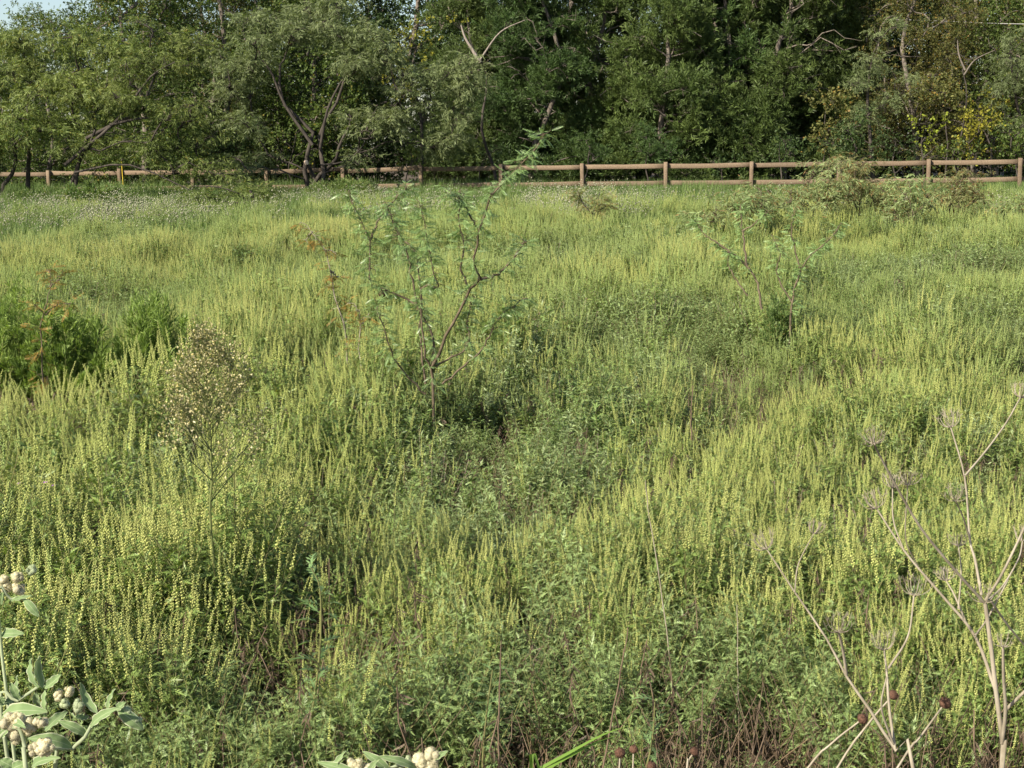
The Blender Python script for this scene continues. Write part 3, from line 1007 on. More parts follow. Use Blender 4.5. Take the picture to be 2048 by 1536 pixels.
def scatter(name, coll, pts, rot, scl, idx, label):
    """one object that repeats a collection's meshes on points"""
    me = bpy.data.meshes.new(name)
    me.vertices.add(len(pts))
    me.vertices.foreach_set("co", np.asarray(pts, np.float32).ravel())
    a = me.attributes.new("rot", 'FLOAT_VECTOR', 'POINT'); a.data.foreach_set("vector", np.asarray(rot, np.float32).ravel())
    a = me.attributes.new("scl", 'FLOAT', 'POINT'); a.data.foreach_set("value", np.asarray(scl, np.float32).ravel())
    a = me.attributes.new("idx", 'INT', 'POINT'); a.data.foreach_set("value", np.asarray(idx, np.int32).ravel())
    o = obj(name, me)
    ng = bpy.data.node_groups.new(name + "_nodes", 'GeometryNodeTree')
    ng.interface.new_socket("Geometry", in_out='INPUT', socket_type='NodeSocketGeometry')
    ng.interface.new_socket("Geometry", in_out='OUTPUT', socket_type='NodeSocketGeometry')
    N, L = ng.nodes, ng.links
    gi, go = N.new("NodeGroupInput"), N.new("NodeGroupOutput")
    ci = N.new("GeometryNodeCollectionInfo")
    ci.inputs["Collection"].default_value = coll
    ci.inputs["Separate Children"].default_value = True
    ci.inputs["Reset Children"].default_value = True
    ip = N.new("GeometryNodeInstanceOnPoints")
    ip.inputs["Pick Instance"].default_value = True

    def attr(n, t):
        k = N.new("GeometryNodeInputNamedAttribute"); k.data_type = t; k.inputs["Name"].default_value = n
        return [s for s in k.outputs if s.enabled and s.name == "Attribute"][0]
    er = N.new("FunctionNodeEulerToRotation")
    L.new(attr("rot", 'FLOAT_VECTOR'), er.inputs[0])
    L.new(er.outputs[0], ip.inputs["Rotation"])
    L.new(attr("scl", 'FLOAT'), ip.inputs["Scale"])
    L.new(attr("idx", 'INT'), ip.inputs["Instance Index"])
    L.new(gi.outputs[0], ip.inputs["Points"])
    L.new(ci.outputs[0], ip.inputs["Instance"])
    L.new(ip.outputs[0], go.inputs[0])
    md = o.modifiers.new("scatter", 'NODES')
    md.node_group = ng
    return tag(o, label, kind="stuff")


def joined(i):
    look, h, (st, fo, de, sp) = RW[i]
    G = Geo()
    G.join(st.remat(0)); G.join(fo.remat(1)); G.join(de.remat(2))
    for s in sp:
        G.join(s.remat(3))
    mats = [MT['rw_stem'], MT['rw_leaf_grey' if look == 'leafy' else 'rw_leaf'], MT['dead_leaf'], MT['rw_spike' if look == 'yellow' else 'rw_spike_green']]
    return G.mesh("ragweed", mats)


def herb(seed, h, n_st, leaf, stem, w=.12, l=.055, droop=.35, heads=None):
    """other weeds of the field: several stems from one root with plain narrow leaves, or bare with seed bits"""
    r = rngof(seed)
    G = Geo()
    T = simple_leaf(w, droop)
    for i in range(n_st):
        a = r.uniform(0, 6.28)
        o_ = arr([math.cos(a), math.sin(a), 0])
        hh = h * r.uniform(.6, 1.1)
        tt = np.linspace(0, 1, 6)[:, None]
        p = (o_ * tt ** 1.3 * r.uniform(.1, .45) + arr([0, 0, 1]) * tt) * hh + r.normal(size=(6, 3)) * .006 * tt
        V, F = tube(p, np.linspace(.0026, .001, 6), 3)
        G.add(V, F, 0)
        m = int(hh * 190) if heads is None else int(hh * 60)
        pos, d = along(p, r.uniform(.12, 1, m) if heads is None else r.uniform(.55, 1, m))
        dd = rand_dir(r, m) * arr([1, 1, .5]) + d * .75
        V, F = stamp(T, frames(dd, roll=r.normal(size=m) * .5), pos, r.uniform(.6, 1.2, m) * l)
        G.add(V, F, 1)
    return G.mesh("herb", [stem, leaf])


HERBS = [herb(130, .50, 11, MT['herb'], MT['rw_stem'], .13, .038), herb(131, .44, 10, MT['herb'], MT['rw_stem'], .11, .042),
         herb(132, .52, 11, MT['herb_pale'], MT['rw_stem'], .10, .034), herb(133, .46, 10, MT['herb_pale'], MT['rw_stem'], .10, .032),
         herb(134, .55, 5, MT['straw'], MT['dry'], .16, .016, .2, 1), herb(135, .48, 6, MT['dead_leaf'], MT['dry_dark'], .2, .026, .8, 1)]
# ------------------------------------------------------------------ where the ragweed stands
r = rngof(200)
HOLES = [(600, 745, .30, .5), (1150, 750, .45, .5), (955, 880, .22, .30), (1450, 690, .45, .7), (230, 765, .55, .55), (1940, 650, .5, .7), (1690, 735, .3, .4), (1250, 690, .3, .5)]
HOLES = [((P(a, b, 1) - arr([0, 0, EYE])), ra, rb) for a, b, ra, rb in HOLES]
hol = []
for d, ra, rb in HOLES:
    k = (EYE - .38) / -d[2]
    hol.append((d[0] * k, d[1] * k + rb * .5, ra * 1.15, rb * 1.9))
hol += [(GX(424, 4.0), 3.98, .17, .36), (GX(150, 8.2), 8.0, .95, 1.0), (GX(600, 7.6), 7.6, .3, .35)]


def field(n, y0, y1, seed):
    r = rngof(seed)
    Y = np.sqrt(r.uniform(y0 ** 2, y1 ** 2, n))
    X = r.uniform(-1, 1, n) * (Y * .36 + .9)
    return X, Y


def front_edge(X):
    return 3.46 + .30 * (noise2(X * 2.2 + 9, X * 0 + 3.3) - .5) - .45 * np.clip((X - .75) / .5, 0, 1) - .35 * np.clip((-X - .85) / .5, 0, 1)


def thin(X, Y, r):
    keep = Y > front_edge(X)
    keep &= ~((noise2(X * 4.2 + 3, Y * 3.1 + 8) < np.where(Y < front_edge(X) + .55, .40, .24)) & (Y < 5.2))
    dens = noise2(X * 1.5 + 20, Y * .9 + 7)
    keep &= r.random(len(X)) < np.clip(.45 + 1.2 * dens, 0, 1) * np.clip((35 - Y) / 7, 0, 1)
    for hx, hy, ra, rb in hol:
        q = ((X - hx) / ra) ** 2 + ((Y - hy) / rb) ** 2
        keep &= ~((q < 1) & (r.random(len(X)) < .40))
    return keep


X, Y = field(46000, 3.3, 33, 201)
k = thin(X, Y, r)
X, Y = X[k], Y[k]
Xf = r.uniform(-1.6, 1.6, 260)
Yf = front_edge(Xf) - .02 - .30 * r.random(260) ** 1.3
Xu, Yu = field(950, 3.4, 5.6, 205)
ku = (Yu > front_edge(Xu) - .05) & (noise2(Xu * 3.3 + 50, Yu * 2.6 + 5) > .36)
Xu, Yu = Xu[ku], Yu[ku]
n_main = len(X)
nf, nu = len(Xf), len(Xu)
X, Y = np.concatenate([X, Xf, Xu]), np.concatenate([Y, Yf, Yu])
n = len(X)
hn = noise2(X * .8 + 3, Y * .5 + 11) * .5 + noise2(X * 2.3, Y * 1.5) * .5
hs = np.clip((hn - .22) / .56, 0, 1)
hs = hs * hs * (3 - 2 * hs)
scl = (.56 + .52 * hs) * r.uniform(.85, 1.15, n)
fe = np.clip((Y - front_edge(X)) / .5, 0, 1)
scl *= .80 + .20 * fe
scl[n_main:n_main + nf] *= r.uniform(.55, .85, nf)
scl[n_main + nf:] = r.uniform(.55, .85, nu)
for hx, hy, ra, rb in hol:
    q = ((X - hx) / ra) ** 2 + ((Y - hy) / rb) ** 2
    scl *= np.where(q < 1, .50 + .50 * q, 1)
low = (np.abs(X - GX(422, Y)) < .15) & (Y > 3.6) & (Y < 4.28)
scl = np.where(low, np.minimum(scl, .62), scl)
# the front hummock stands a little proud, a trough lies behind it
scl *= 1 + .16 * np.exp(-((Y - 4.45) / .42) ** 2) - .16 * np.exp(-((Y - 5.9) / .35) ** 2)
look_n = noise2(X * .9 + 31, Y * .45 + 2) + r.normal(size=n) * .16
# the greyer leafy band in the middle distance
under = np.arange(n) >= n_main + nf
face = np.clip(1 - (Y - front_edge(X)) / .62, 0, 1)
grey = under * .5 + np.where(face > 0, .22, 0) + np.exp(-((Y - 6.4) / .9) ** 2) * .28
idx = np.where(look_n < .30 + grey + .42 * (1 - fe) + .16 * np.clip((Y - 8) / 6, 0, 1), r.choice([7, 8, 11], n), np.where(look_n < .56 + .16 * np.clip((Y - 8) / 6, 0, 1), r.choice([4, 5, 6, 10], n), r.choice([0, 1, 2, 3, 9], n)))
pn = noise2(X * .55 + 41, Y * .38 + 17)
u = r.random(n)
hb = (u < .05) | ((pn > .62) & (u < .34)) | ((np.abs(Y - 6.7) < .8) & (u < .17))
hb &= Y > 4.9
idx = np.where(hb, r.choice([12, 13, 14, 15, 14, 15], n), idx)
dr_ = (r.random(n) < .075) & (Y > 4.9)
idx = np.where(dr_, r.choice([16, 17], n), idx)
rot = np.stack([r.normal(size=n) * .055, r.normal(size=n) * .055 + .03, r.uniform(0, 6.28, n)], -1)
ordr = np.argsort(Y)
inview = np.abs(X / Y) < .36
near = ordr[inview[ordr]][:210]
rest = np.setdiff1d(np.arange(n), near)
scatter("ragweed_cover", new_coll("ragweed", [joined(i) for i in range(12)] + HERBS), np.stack([X[rest], Y[rest], 0 * X[rest]], -1), rot[rest], scl[rest], idx[rest],
        "field of ragweed with yellow green seed spikes reaching back to the fence grass")

# the nearest plants one by one
RLAB = {'yellow': ("ragweed plant with yellow green seed spikes at the front of the field", "ragweed plants with yellow spikes"),
        'green': ("ragweed plant with pale green seed spikes at the front of the field", "ragweed plants with green spikes"),
        'leafy': ("leafy grey green ragweed plant without spikes at the front of the field", "leafy ragweed plants")}
protos = {}
for i, (look, h, (st, fo, de, sp)) in enumerate(RW):
    protos[i] = (st.mesh("stem", [MT['rw_stem']]), fo.remat(0).mesh("foliage", [MT['rw_leaf_grey' if look == 'leafy' else 'rw_leaf']]),
                 de.remat(0).mesh("dead_foliage", [MT['dead_leaf']]) if de.n else None,
                 [s.remat(0).mesh("flower_spike", [MT['rw_spike' if look == 'yellow' else 'rw_spike_green']]) for s in sp])
built = {}
for j in near:
    i = int(idx[j])
    if i not in built:
        look = RW[i][0]
        o = thing("ragweed_plant", RLAB[look][0], "ragweed plant", (0, 0, 0), 0, RLAB[look][1])
        a, b, c, d = protos[i]
        obj("stem", a, o); obj("foliage", b, o)
        if c:
            obj("dead_foliage", c, o)
        for s in d:
            obj("flower_spike", s, o)
        built[i] = o
    else:
        o = copy_tree(built[i])
    o.location = (X[j], Y[j], 0)
    o.rotation_euler = tuple(rot[j])
    o.scale = (scl[j],) * 3

# ------------------------------------------------------------------ dead stems and straw on the ground under the weeds
def straw_clump(seed, n=26, h=.28, upright=True):
    r = rngof(seed)
    G = Geo()
    for i in range(n):
        a = r.uniform(0, 6.28)
        b = arr([r.normal() * .07, r.normal() * .07, 0])
        L_ = h * r.uniform(.4, 1.2)
        el = r.uniform(.7, 1.5) if upright else r.uniform(.05, .6)
        d = arr([math.cos(a) * math.cos(el), math.sin(a) * math.cos(el), math.sin(el)])
        tt = np.linspace(0, 1, 4)[:, None]
        p = b + d * L_ * tt + arr([r.normal(), r.normal(), -abs(r.normal())]) * tt ** 2 * L_ * .18
        p[:, 2] = np.maximum(p[:, 2], .004)
        V, F = tube(p, np.linspace(.0018, .0008, 4), 3)
        G.add(V, F, int(r.random() < .4))
    return G.mesh("straw", [MT['straw'], MT['dry_dark']])


def dead_twig(seed):
    r = rngof(seed)
    G = Geo()
    h = r.uniform(.25, .4)
    p = limb(G, r, (0, 0, 0), (r.normal() * .05, r.normal() * .05, h), .0025, .0012, .5, 6, 4, 0)
    LT = lobed_leaf(.9, .6)
    pos, d = along(p, r.uniform(.25, 1, 42))
    dd = rand_dir(r, 42) * arr([1, 1, .4]) + arr([0, 0, -.7])
    V, F = stamp(LT, frames(dd, roll=r.uniform(-2, 2, 42)), pos, r.uniform(.012, .027, 42))
    G.add(V, F, 1)
    return G.mesh("dead_twig", [MT['dry_dark'], MT['dead_leaf']])


Xs, Ys = field(1500, 3.0, 9.5, 210)
Xn, Yn = field(700, 3.1, 4.7, 212)
Xs, Ys = np.concatenate([Xs, Xn]), np.concatenate([Ys, Yn])
n = len(Xs)
r = rngof(211)
scatter("dead_grass", new_coll("straw", [straw_clump(300 + i, upright=i < 3) for i in range(5)] + [dead_twig(310 + i) for i in range(4)]),
        np.stack([Xs, Ys, 0 * Xs], -1), np.stack([0 * Xs, 0 * Xs, r.uniform(0, 6.28, n)], -1), r.uniform(.7, 1.25, n), r.choice(9, n, p=[.13, .13, .13, .12, .13, .09, .09, .09, .09]),
        "brown dead stems and straw on the ground under the ragweed")


# ------------------------------------------------------------------ grass and pale weeds before the fence
def grass_clump(seed, n=45, h=.47, seed_heads=False):
    r = rngof(seed)
    G = Geo()
    for i in range(n):
        a = r.uniform(0, 6.28)
        b = arr([r.normal() * .12, r.normal() * .12, 0])
        L_ = h * r.uniform(.5, 1.15)
        o_ = arr([math.cos(a), math.sin(a), 0])
        w = .006
        tt = np.linspace(0, 1, 4)
        lean = r.uniform(.1, .55)
        c = b + (o_[None] * (lean * tt ** 1.7)[:, None] + arr([0, 0, 1])[None] * (tt - .25 * lean * tt ** 2)[:, None]) * L_
        s = arr([-o_[1], o_[0], 0])
        ww = arr([1, .9, .6, .05]) * w
        V = np.concatenate([c + s * ww[:, None], c - s * ww[:, None]])
        F = np.array([[k, k + 1, k + 5, k + 4] for k in range(3)])
        G.add(V, F, 0)
        if seed_heads and i < 11:
            k = 10
            pos = c[-1] + r.normal(size=(k, 3)) * arr([.05, .05, .09])
            V, F = stamp(BEAD, frames(rand_dir(r, k)), pos, r.uniform(.012, .03, k))
            G.add(V, F, 1)
    return G.mesh("grass", [MT['grass'], MT['white_seed']])


r = rngof(220)
n = 12500
Yg = r.uniform(23, 50, n)
Xg = r.uniform(-1, 1, n) * (Yg * .36 + 2)
ok = r.random(n) < np.clip((Yg - 22) / 5, 0, 1)
Xg, Yg = Xg[ok], Yg[ok]
n = len(Xg)
scatter("grass", new_coll("grass_clump", [grass_clump(400 + i) for i in range(5)]), np.stack([Xg, Yg, 0 * Xg], -1),
        np.stack([0 * Xg, 0 * Xg, r.uniform(0, 6.28, n)], -1), r.uniform(.75, 1.25, n) * (.85 + .5 * noise2(Xg * .9, Yg * .6)) * np.where(Yg > 37, 1.0, .92) * (1.0 - .016 * Xg), r.integers(0, 5, n), "green grass growing along both sides of the wooden fence")
bands = []
for (x0, x1, y0, y1, m) in ((-40, 420, 24, 36, 150), (1040, 1340, 25, 37, 110), (420, 1000, 26, 38, 80), (1340, 2080, 25, 36, 30)):
    Yb = r.uniform(y0, y1, m)
    bands.append(np.stack([GX(r.uniform(x0, x1, m), Yb), Yb, 0 * Yb], -1))
pb = np.concatenate(bands)
n = len(pb)
scatter("seeding_weeds", new_coll("pale_weed", [grass_clump(420 + i, 34, .52, True) for i in range(4)]), pb,
        np.stack([0 * pb[:, 0], 0 * pb[:, 0], r.uniform(0, 6.28, n)], -1), r.uniform(.8, 1.25, n), r.integers(0, 4, n), "pale white seeding weeds in a strip between the ragweed and the fence grass")


# ------------------------------------------------------------------ mesquite saplings in the field
FEA = [feather(10, .18, .036, .25), feather(12, .16, .033, .45), feather(9, .20, .038, .12)]


def sapling(name, label, Y, base, branches, leaf, bark, seed, n_leaf, leaf_l, rad=.008, group=None, cat="sapling", t0=.35, spread=.05, droop=-.15):
    """branches traced in pixels (x, y, depth offset); the first one carries down to the ground"""
    r = rngof(seed)
    org = arr([GX(base, Y), Y, 0])
    o = thing(name, label, cat, tuple(org), 0, group)
    W, G = Geo(), Geo()
    paths = []
    for bi, br in enumerate(branches):
        pts = []
        ph = r.uniform(-1, 1)
        for k, (x, y) in enumerate(br):
            dy = ph * spread * k if bi else 0
            pts.append(P(x, y, Y + dy) - org)
        if br[0][1] > br[-1][1] and bi in (0,):
            pts = [arr([0, 0, -.03])] + pts
        sp = smooth_path(pts, 20)
        sp[1:-1] += r.normal(size=(len(sp) - 2, 3)) * .004
        rr = rad if bi < 3 else rad * .7
        V, F = tube(sp, np.linspace(rr, rr * .3, len(sp)), 6)
        W.add(V, F)
        paths.append(sp)
    lens = arr([np.sum(np.linalg.norm(np.diff(p, axis=0), axis=1)) for p in paths])
    for p, L_ in zip(paths, lens):
        m = max(3, int(n_leaf * L_ / lens.sum()))
        ts = t0 + (1 - t0) * r.random(m) ** .75
        pos, d = along(p, ts)
        dd = r.normal(size=(m, 3)) * arr([1, 1, .45]) + d * .35 + arr([0, 0, droop])
        tw = r.uniform(0, 1, m)[:, None] * nrm(dd) * leaf_l * .9        # short side shoots carry the leaves
        for q in range(m):
            V, F = tube(np.stack([pos[q], pos[q] + tw[q]]), [.0016, .001], 3)
            W.add(V, F)
        pos = pos + tw
        for s in (-1, 1):
            d2 = nrm(dd) + s * nrm(np.cross(dd, [0.1, 0.2, 1])) * .45 + arr([0, 0, -.15])
            R = frames(d2, roll=r.normal(size=m) * .6)
            k = r.integers(0, 3, m)
            for j in range(3):
                sel = k == j
                if sel.any():
                    V, F = stamp(FEA[j], R[sel], pos[sel], leaf_l * r.uniform(.65, 1.2, sel.sum()))
                    G.add(V, F)
    obj("stem", W.mesh("stem", [bark], True), o)
    obj("foliage", G.mesh("foliage", [leaf]), o)
    return o, org


def zc(x0, y0, s, pts):
    return [(x0 + a / s, y0 + b / s) for a, b in pts]


Z3 = lambda p: zc(580, 260, 2.954, p)
SG = "mesquite saplings in the field"
sap, sorg = sapling("mesquite_sapling", "large mesquite sapling with open forked branches and a brown gall in mid field", 7.3, 864, [
    Z3([(840, 1480), (838, 1400), (850, 1300), (835, 1170), (750, 1040), (620, 965), (490, 925), (470, 800), (472, 650), (400, 500), (345, 360)]),
    Z3([(838, 1400), (890, 1310), (920, 1210), (1000, 1070), (1060, 940), (1110, 875), (1095, 760), (1120, 600), (1180, 400), (1300, 270), (1420, 150), (1505, 20)]),
    Z3([(1110, 875), (1230, 850), (1340, 720), (1380, 650)]),
    Z3([(1060, 940), (1015, 830), (1030, 680), (1000, 540), (1005, 350)]),
    Z3([(800, 1500), (770, 1240), (775, 1040), (745, 760), (640, 600), (595, 500)]),
    Z3([(830, 1400), (790, 1280), (780, 940), (870, 940), (850, 840), (800, 590), (760, 420)]),
    Z3([(800, 1560), (720, 1480), (610, 1340), (540, 1130), (500, 990)]),
    Z3([(900, 1500), (1030, 1390), (1150, 1270), (1220, 1120), (1400, 990)]),
    Z3([(860, 1400), (1040, 1280), (1050, 1110), (1090, 980)]),
    Z3([(750, 1040), (700, 760), (660, 660), (560, 420)]),
    Z3([(1120, 600), (1010, 420), (900, 330)]),
    Z3([(472, 650), (560, 480), (690, 330)])],
    MT['sap_leaf'], MT['twig'], 501, 1050, .047, rad=.0085, group=SG, t0=.30)
gp = P(*Z3([(548, 962)])[0], 7.28) - sorg
rg = rngof(7)
nb = 26
gg = Geo()
lat = np.linspace(0, math.pi, 9); lon = np.linspace(0, 2 * math.pi, 12, endpoint=False)
GV = arr([[math.sin(a) * math.cos(b), math.sin(a) * math.sin(b), math.cos(a)] for a in lat for b in lon])
GF = np.array([[i * 12 + j, i * 12 + (j + 1) % 12, (i + 1) * 12 + (j + 1) % 12, (i + 1) * 12 + j] for i in range(8) for j in range(12)])
SPH = (GV, [GF])
gg.add(GV * .021 * (1 + .12 * rg.normal(size=(len(GV), 1))) + gp, GF)
obj("gall", gg.mesh("gall", [MT['cone_head']], True), sap)

Z6 = lambda p: zc(1348, 400, 2.926, p)
sapling("mesquite_sapling", "smaller mesquite sapling with two dark forked stems in the right of the field", 10, 1580, [
    Z6([(690, 670), (700, 530), (740, 420), (800, 325), (920, 220), (980, 130)]),
    Z6([(515, 640), (490, 490), (430, 390), (310, 290), (240, 250)]),
    Z6([(430, 390), (400, 180), (390, 20)]),
    Z6([(400, 180), (480, 130), (560, 60)]),
    Z6([(740, 420), (690, 200), (700, 60)]),
    Z6([(430, 560), (320, 390), (330, 300)]),
    Z6([(690, 600), (600, 430), (620, 320), (570, 200)]),
    Z6([(310, 290), (180, 200), (120, 100)])],
    MT['sap_leaf'], MT['twig'], 502, 430, .046, rad=.0085, group=SG, t0=.40)
Z4 = lambda p: zc(0, 480, 2.926, p)
sapling("mesquite_sapling", "thin mesquite sapling with rusty leaves at its tip beside the bright bush", 8.1, 78, [
    Z4([(240, 640), (245, 480), (280, 320), (295, 200), (270, 170)]),
    Z4([(265, 440), (340, 380), (420, 370)]), Z4([(290, 270), (340, 240), (350, 210)]), Z4([(265, 430), (200, 380)])],
    MT['rust_leaf'], MT['twig'], 503, 60, .06, rad=.005, group=SG, t0=.25)
sapling("mesquite_sapling", "thin leaning mesquite sapling with orange leaves left of the large sapling", 8.3, 690, [
    Z3([(330, 1240), (290, 1060), (235, 830), (205, 710), (130, 600), (60, 545)]),
    Z3([(205, 710), (270, 720)]), Z3([(235, 830), (290, 870)]), Z3([(130, 600), (90, 660)])],
    MT['rust_leaf'], MT['dry'], 504, 75, .055, rad=.0055, group=SG, t0=.3)
sapling("mesquite_sapling", "small sparse mesquite sapling with reddish leaves beside the orange one", 7.9, 730, [
    Z3([(415, 1280), (415, 1150), (400, 1050), (340, 1020)]), Z3([(415, 1150), (470, 1080)])],
    MT['rust_leaf'], MT['dry'], 505, 34, .06, rad=.004, group=SG, t0=.3)
sapling("mesquite_sapling", "tiny dark mesquite sapling at the edge of the pale weeds before the fence", 24, 1185, [
    [(1185, 440), (1190, 415), (1200, 385)], [(1187, 430), (1165, 405), (1155, 380)], [(1187, 430), (1215, 410)]],
    MT['bush_rust'], MT['bark_dark'], 506, 110, .16, rad=.012, group=SG, t0=.1, spread=.02)

# mesquite bushes before the fence on the right
MG = "mesquite bushes before the right fence bays"
for i, (px, blobs, Y, lab) in enumerate([
        (1530, [(1500, 400, 55, 35, 0), (1430, 420, 50, 25, .3), (1550, 380, 40, 30, .2)], 20, "low rust tipped mesquite bush above the small forked sapling"),
        (1640, [(1650, 370, 50, 45, 0), (1660, 320, 40, 22, .2), (1600, 400, 45, 35, -.3)], 22, "tall pale mesquite bush rising over the rails left of the shrub gap"),
        (1725, [(1720, 320, 45, 22, 0), (1730, 380, 55, 45, 0), (1700, 350, 30, 30, .3)], 23, "rusty mesquite bush reaching above the top rail"),
        (1825, [(1815, 400, 50, 40, 0), (1790, 360, 40, 25, .3), (1840, 370, 40, 25, 0)], 22, "brownish mesquite bush in front of the fence post on the right"),
        (1930, [(1920, 390, 50, 40, 0), (1930, 350, 35, 25, .2)], 24, "dark rusty mesquite bush between the last two fence posts"),
        (2030, [(2030, 420, 50, 30, 0), (2060, 400, 50, 35, .2)], 23, "pale green mesquite bush under the last fence post")]):
    px_tree("mesquite_bush", lab, 'mesq', MT[('airy', 'airy', 'bush_rust', 'airy', 'bush_rust', 'airy')[i]], MT['twig'], Y, px, [(a, b + 8, c * 1.3, d * .95, e) for a, b, c, d, e in blobs], 430, .15, 520 + i, "bush", tr=.016, sub=64, twigs=6, twig_r=.005, group=MG, ls=.58)

# bright feathery bushes on the left
def feathery_bush(name, label, px, Y, H, R, leaf, seed, n_st=60, group=None, ss=1.0):
    r = rngof(seed)
    o = thing(name, label, "bush", (GX(px, Y), Y, 0), 0, group)
    W, G = Geo(), Geo()
    T = tuft_spray(r, 16, .028, .45)
    for i in range(n_st):
        u = rand_dir(r, 1)[0]
        u[2] = abs(u[2])
        tip = arr([u[0] * R, u[1] * R, H * (.35 + .65 * u[2]) * r.uniform(.85, 1.1)])
        p = limb(W, r, (u[0] * .05, u[1] * .05, 0), tip, .004, .0014, .3, 7, 4)
        m = 26
        pos, d = along(p, .35 + .68 * r.random(m))
        dd = d + r.normal(size=(m, 3)) * .45 + arr([0, 0, .35])
        V, F = stamp(T, frames(dd, roll=r.uniform(-3, 3, m)), pos, r.uniform(.06, .13, m) * ss)
        G.add(V, F)
    obj("stem", W.mesh("stem", [MT['rw_stem']], True), o)
    obj("foliage", G.mesh("foliage", [leaf]), o)
    return o


FG = "bright feathery bushes at the left"
feathery_bush("feathery_bush", "bright green feathery bush cut by the left edge with the deepest shade below it", 15, 9.0, .80, .34, MT['bush'], 531, 90, FG)
feathery_bush("feathery_bush", "duller green feathery bush right behind the rusty sapling", 120, 8.9, .68, .30, MT['bush'], 532, 80, FG)
feathery_bush("feathery_bush", "small lime green feathery bush nearest the dry horseweed", 300, 9.3, .70, .26, MT['bush'], 533, 60, FG)
feathery_bush("dark_weed", "dark green bushy weed at the foot of the small forked sapling", 1560, 10.1, .55, .12, MT['grass'], 534, 22)

TG = "tall green weed clumps under the left mesquites"
feathery_bush("weed_clump", "tall bright green weed clump beside the yellow stake under the mesquites", 200, 37, .80, 1.0, MT['grass'], 535, 90, TG, 2.2)
feathery_bush("weed_clump", "low green weed clump between the far left mesquite stems", 90, 37.5, .62, .8, MT['grass'], 536, 70, TG, 2.2)
feathery_bush("weed_clump", "green weed clump at the foot of the forked mesquite trunk", 690, 41, .70, 1.0, MT['grass'], 537, 80, TG, 2.2)

# ------------------------------------------------------------------ dry horseweed
r = rngof(540)
HY = 4.30
ho = arr([GX(422, HY), HY, 0])
hw = thing("horseweed", "tall dry horseweed with a tan cloud of seed heads standing above the ragweed", "weed", tuple(ho))
W, G, LF = Geo(), Geo(), Geo()
Z2 = lambda p: zc(270, 620, 3.2, p)
main = smooth_path([arr([0, 0, -.03])] + [P(x, y, HY) - ho for x, y in Z2([(488, 1430), (491, 1100), (484, 850), (462, 400), (440, 165)])], 24)
V, F = tube(main, np.linspace(.0052, .0012, len(main)), 6)
W.add(V, F)
top = main[-1][2]
STAR = (arr([[0, 0, 0], [.35, 1, .1], [.1, .9, .4], [-.35, 1, -.1], [-.1, .8, -.45], [.3, .7, -.35], [0, 1.2, 0]]), [np.array([[0, 1, 2], [0, 2, 3], [0, 3, 4], [0, 4, 5], [0, 5, 1], [0, 6, 3]])])
heads_p, heads_d = [], []
for i in range(98):
    low_b = i >= 84
    t = r.uniform(.68, 1.0) if not low_b else r.uniform(.56, .68)
    pos, d = along(main, t)
    az = r.uniform(0, 6.28)
    f = max(0, (t - .66) / .34)
    L_ = (.225 * (1 - f) ** .8 + .03) * r.uniform(.6, 1.1) if not low_b else r.uniform(.19, .27)
    o_ = arr([math.cos(az), math.sin(az), 0])
    tt = np.linspace(0, 1, 6)[:, None]
    bp = pos[0] + (o_ * (.74 - .05 * f) * tt + arr([0, 0, 1]) * (.72 * tt)) * L_ + r.normal(size=(6, 3)) * .004 * tt
    bp[:, 2] = np.minimum(bp[:, 2], top + .02)
    V, F = tube(bp, np.linspace(.0022 if low_b else .0014, .0006, 6), 3)
    W.add(V, F)
    m = int((8 + 46 * L_ / .3) * r.uniform(.3, 1.3))
    ps, ds = along(bp, (.62 - .3 * f + .1 * low_b) + (.38 + .3 * f - .1 * low_b) * r.random(m) ** .8)
    off = rand_dir(r, m) * r.uniform(.006, .035, m)[:, None] + arr([0, 0, .008])
    for q in range(m):
        V, F = tube(np.stack([ps[q], ps[q] + off[q]]), .0005, 3)
        W.add(V, F)
    heads_p.append(ps + off); heads_d.append(nrm(off) + arr([0, 0, .3]))
hp, hd = np.concatenate(heads_p), np.concatenate(heads_d)
V, F = stamp(STAR, frames(hd, roll=r.uniform(-3, 3, len(hp))), hp, r.uniform(.005, .0095, len(hp)))
G.add(V, F)
m = 46
ps, ds = along(main, r.uniform(.30, .72, m))
az = r.uniform(0, 6.28, m)
dd = np.stack([np.cos(az), np.sin(az), r.uniform(-.4, .7, m)], -1)
V, F = stamp(simple_leaf(.05, .5), frames(dd), ps, r.uniform(.025, .055, m))
LF.add(V, F)
obj("stem", W.mesh("stem", [MT['hw_stem']]), hw)
obj("seed_heads", G.mesh("seed_heads", [MT['tan_head']]), hw)
obj("foliage", LF.mesh("foliage", [MT['rw_leaf']]), hw)

# ------------------------------------------------------------------ dry umbel plants
def umbel(r, c, d, size, W):
    """bowl of curved rays, each with a few fine forks at its tip"""
    d = nrm(d)
    x = nrm(np.cross(d, [.2, .9, .31])); y = np.cross(d, x)
    n = r.integers(10, 15)
    for i in range(n):
        a = i * 2.399 + r.normal() * .2
        s = math.sqrt((i + .6) / n)
        o_ = math.cos(a) * x + math.sin(a) * y
        L_ = size * r.uniform(.8, 1.1)
        tt = np.linspace(0, 1, 6)[:, None]
        p = c + (o_ * s * (1.6 * tt - .62 * tt ** 2) * .74 + d * (.22 * tt + .42 * tt ** 2.2) * (1.25 - .5 * s)) * L_ * .82
        V, F = tube(p, np.linspace(.0008, .00055, 6), 4)
        W.add(V, F)
        e = p[-1]
        dd = nrm(p[-1] - p[-2])
        for k in range(5):
            q = e + (dd + rand_dir(r, 1)[0] * .75) * size * .17
            V, F = tube(np.stack([e, q]), [.0004, .0003], 3)
            W.add(V, F)


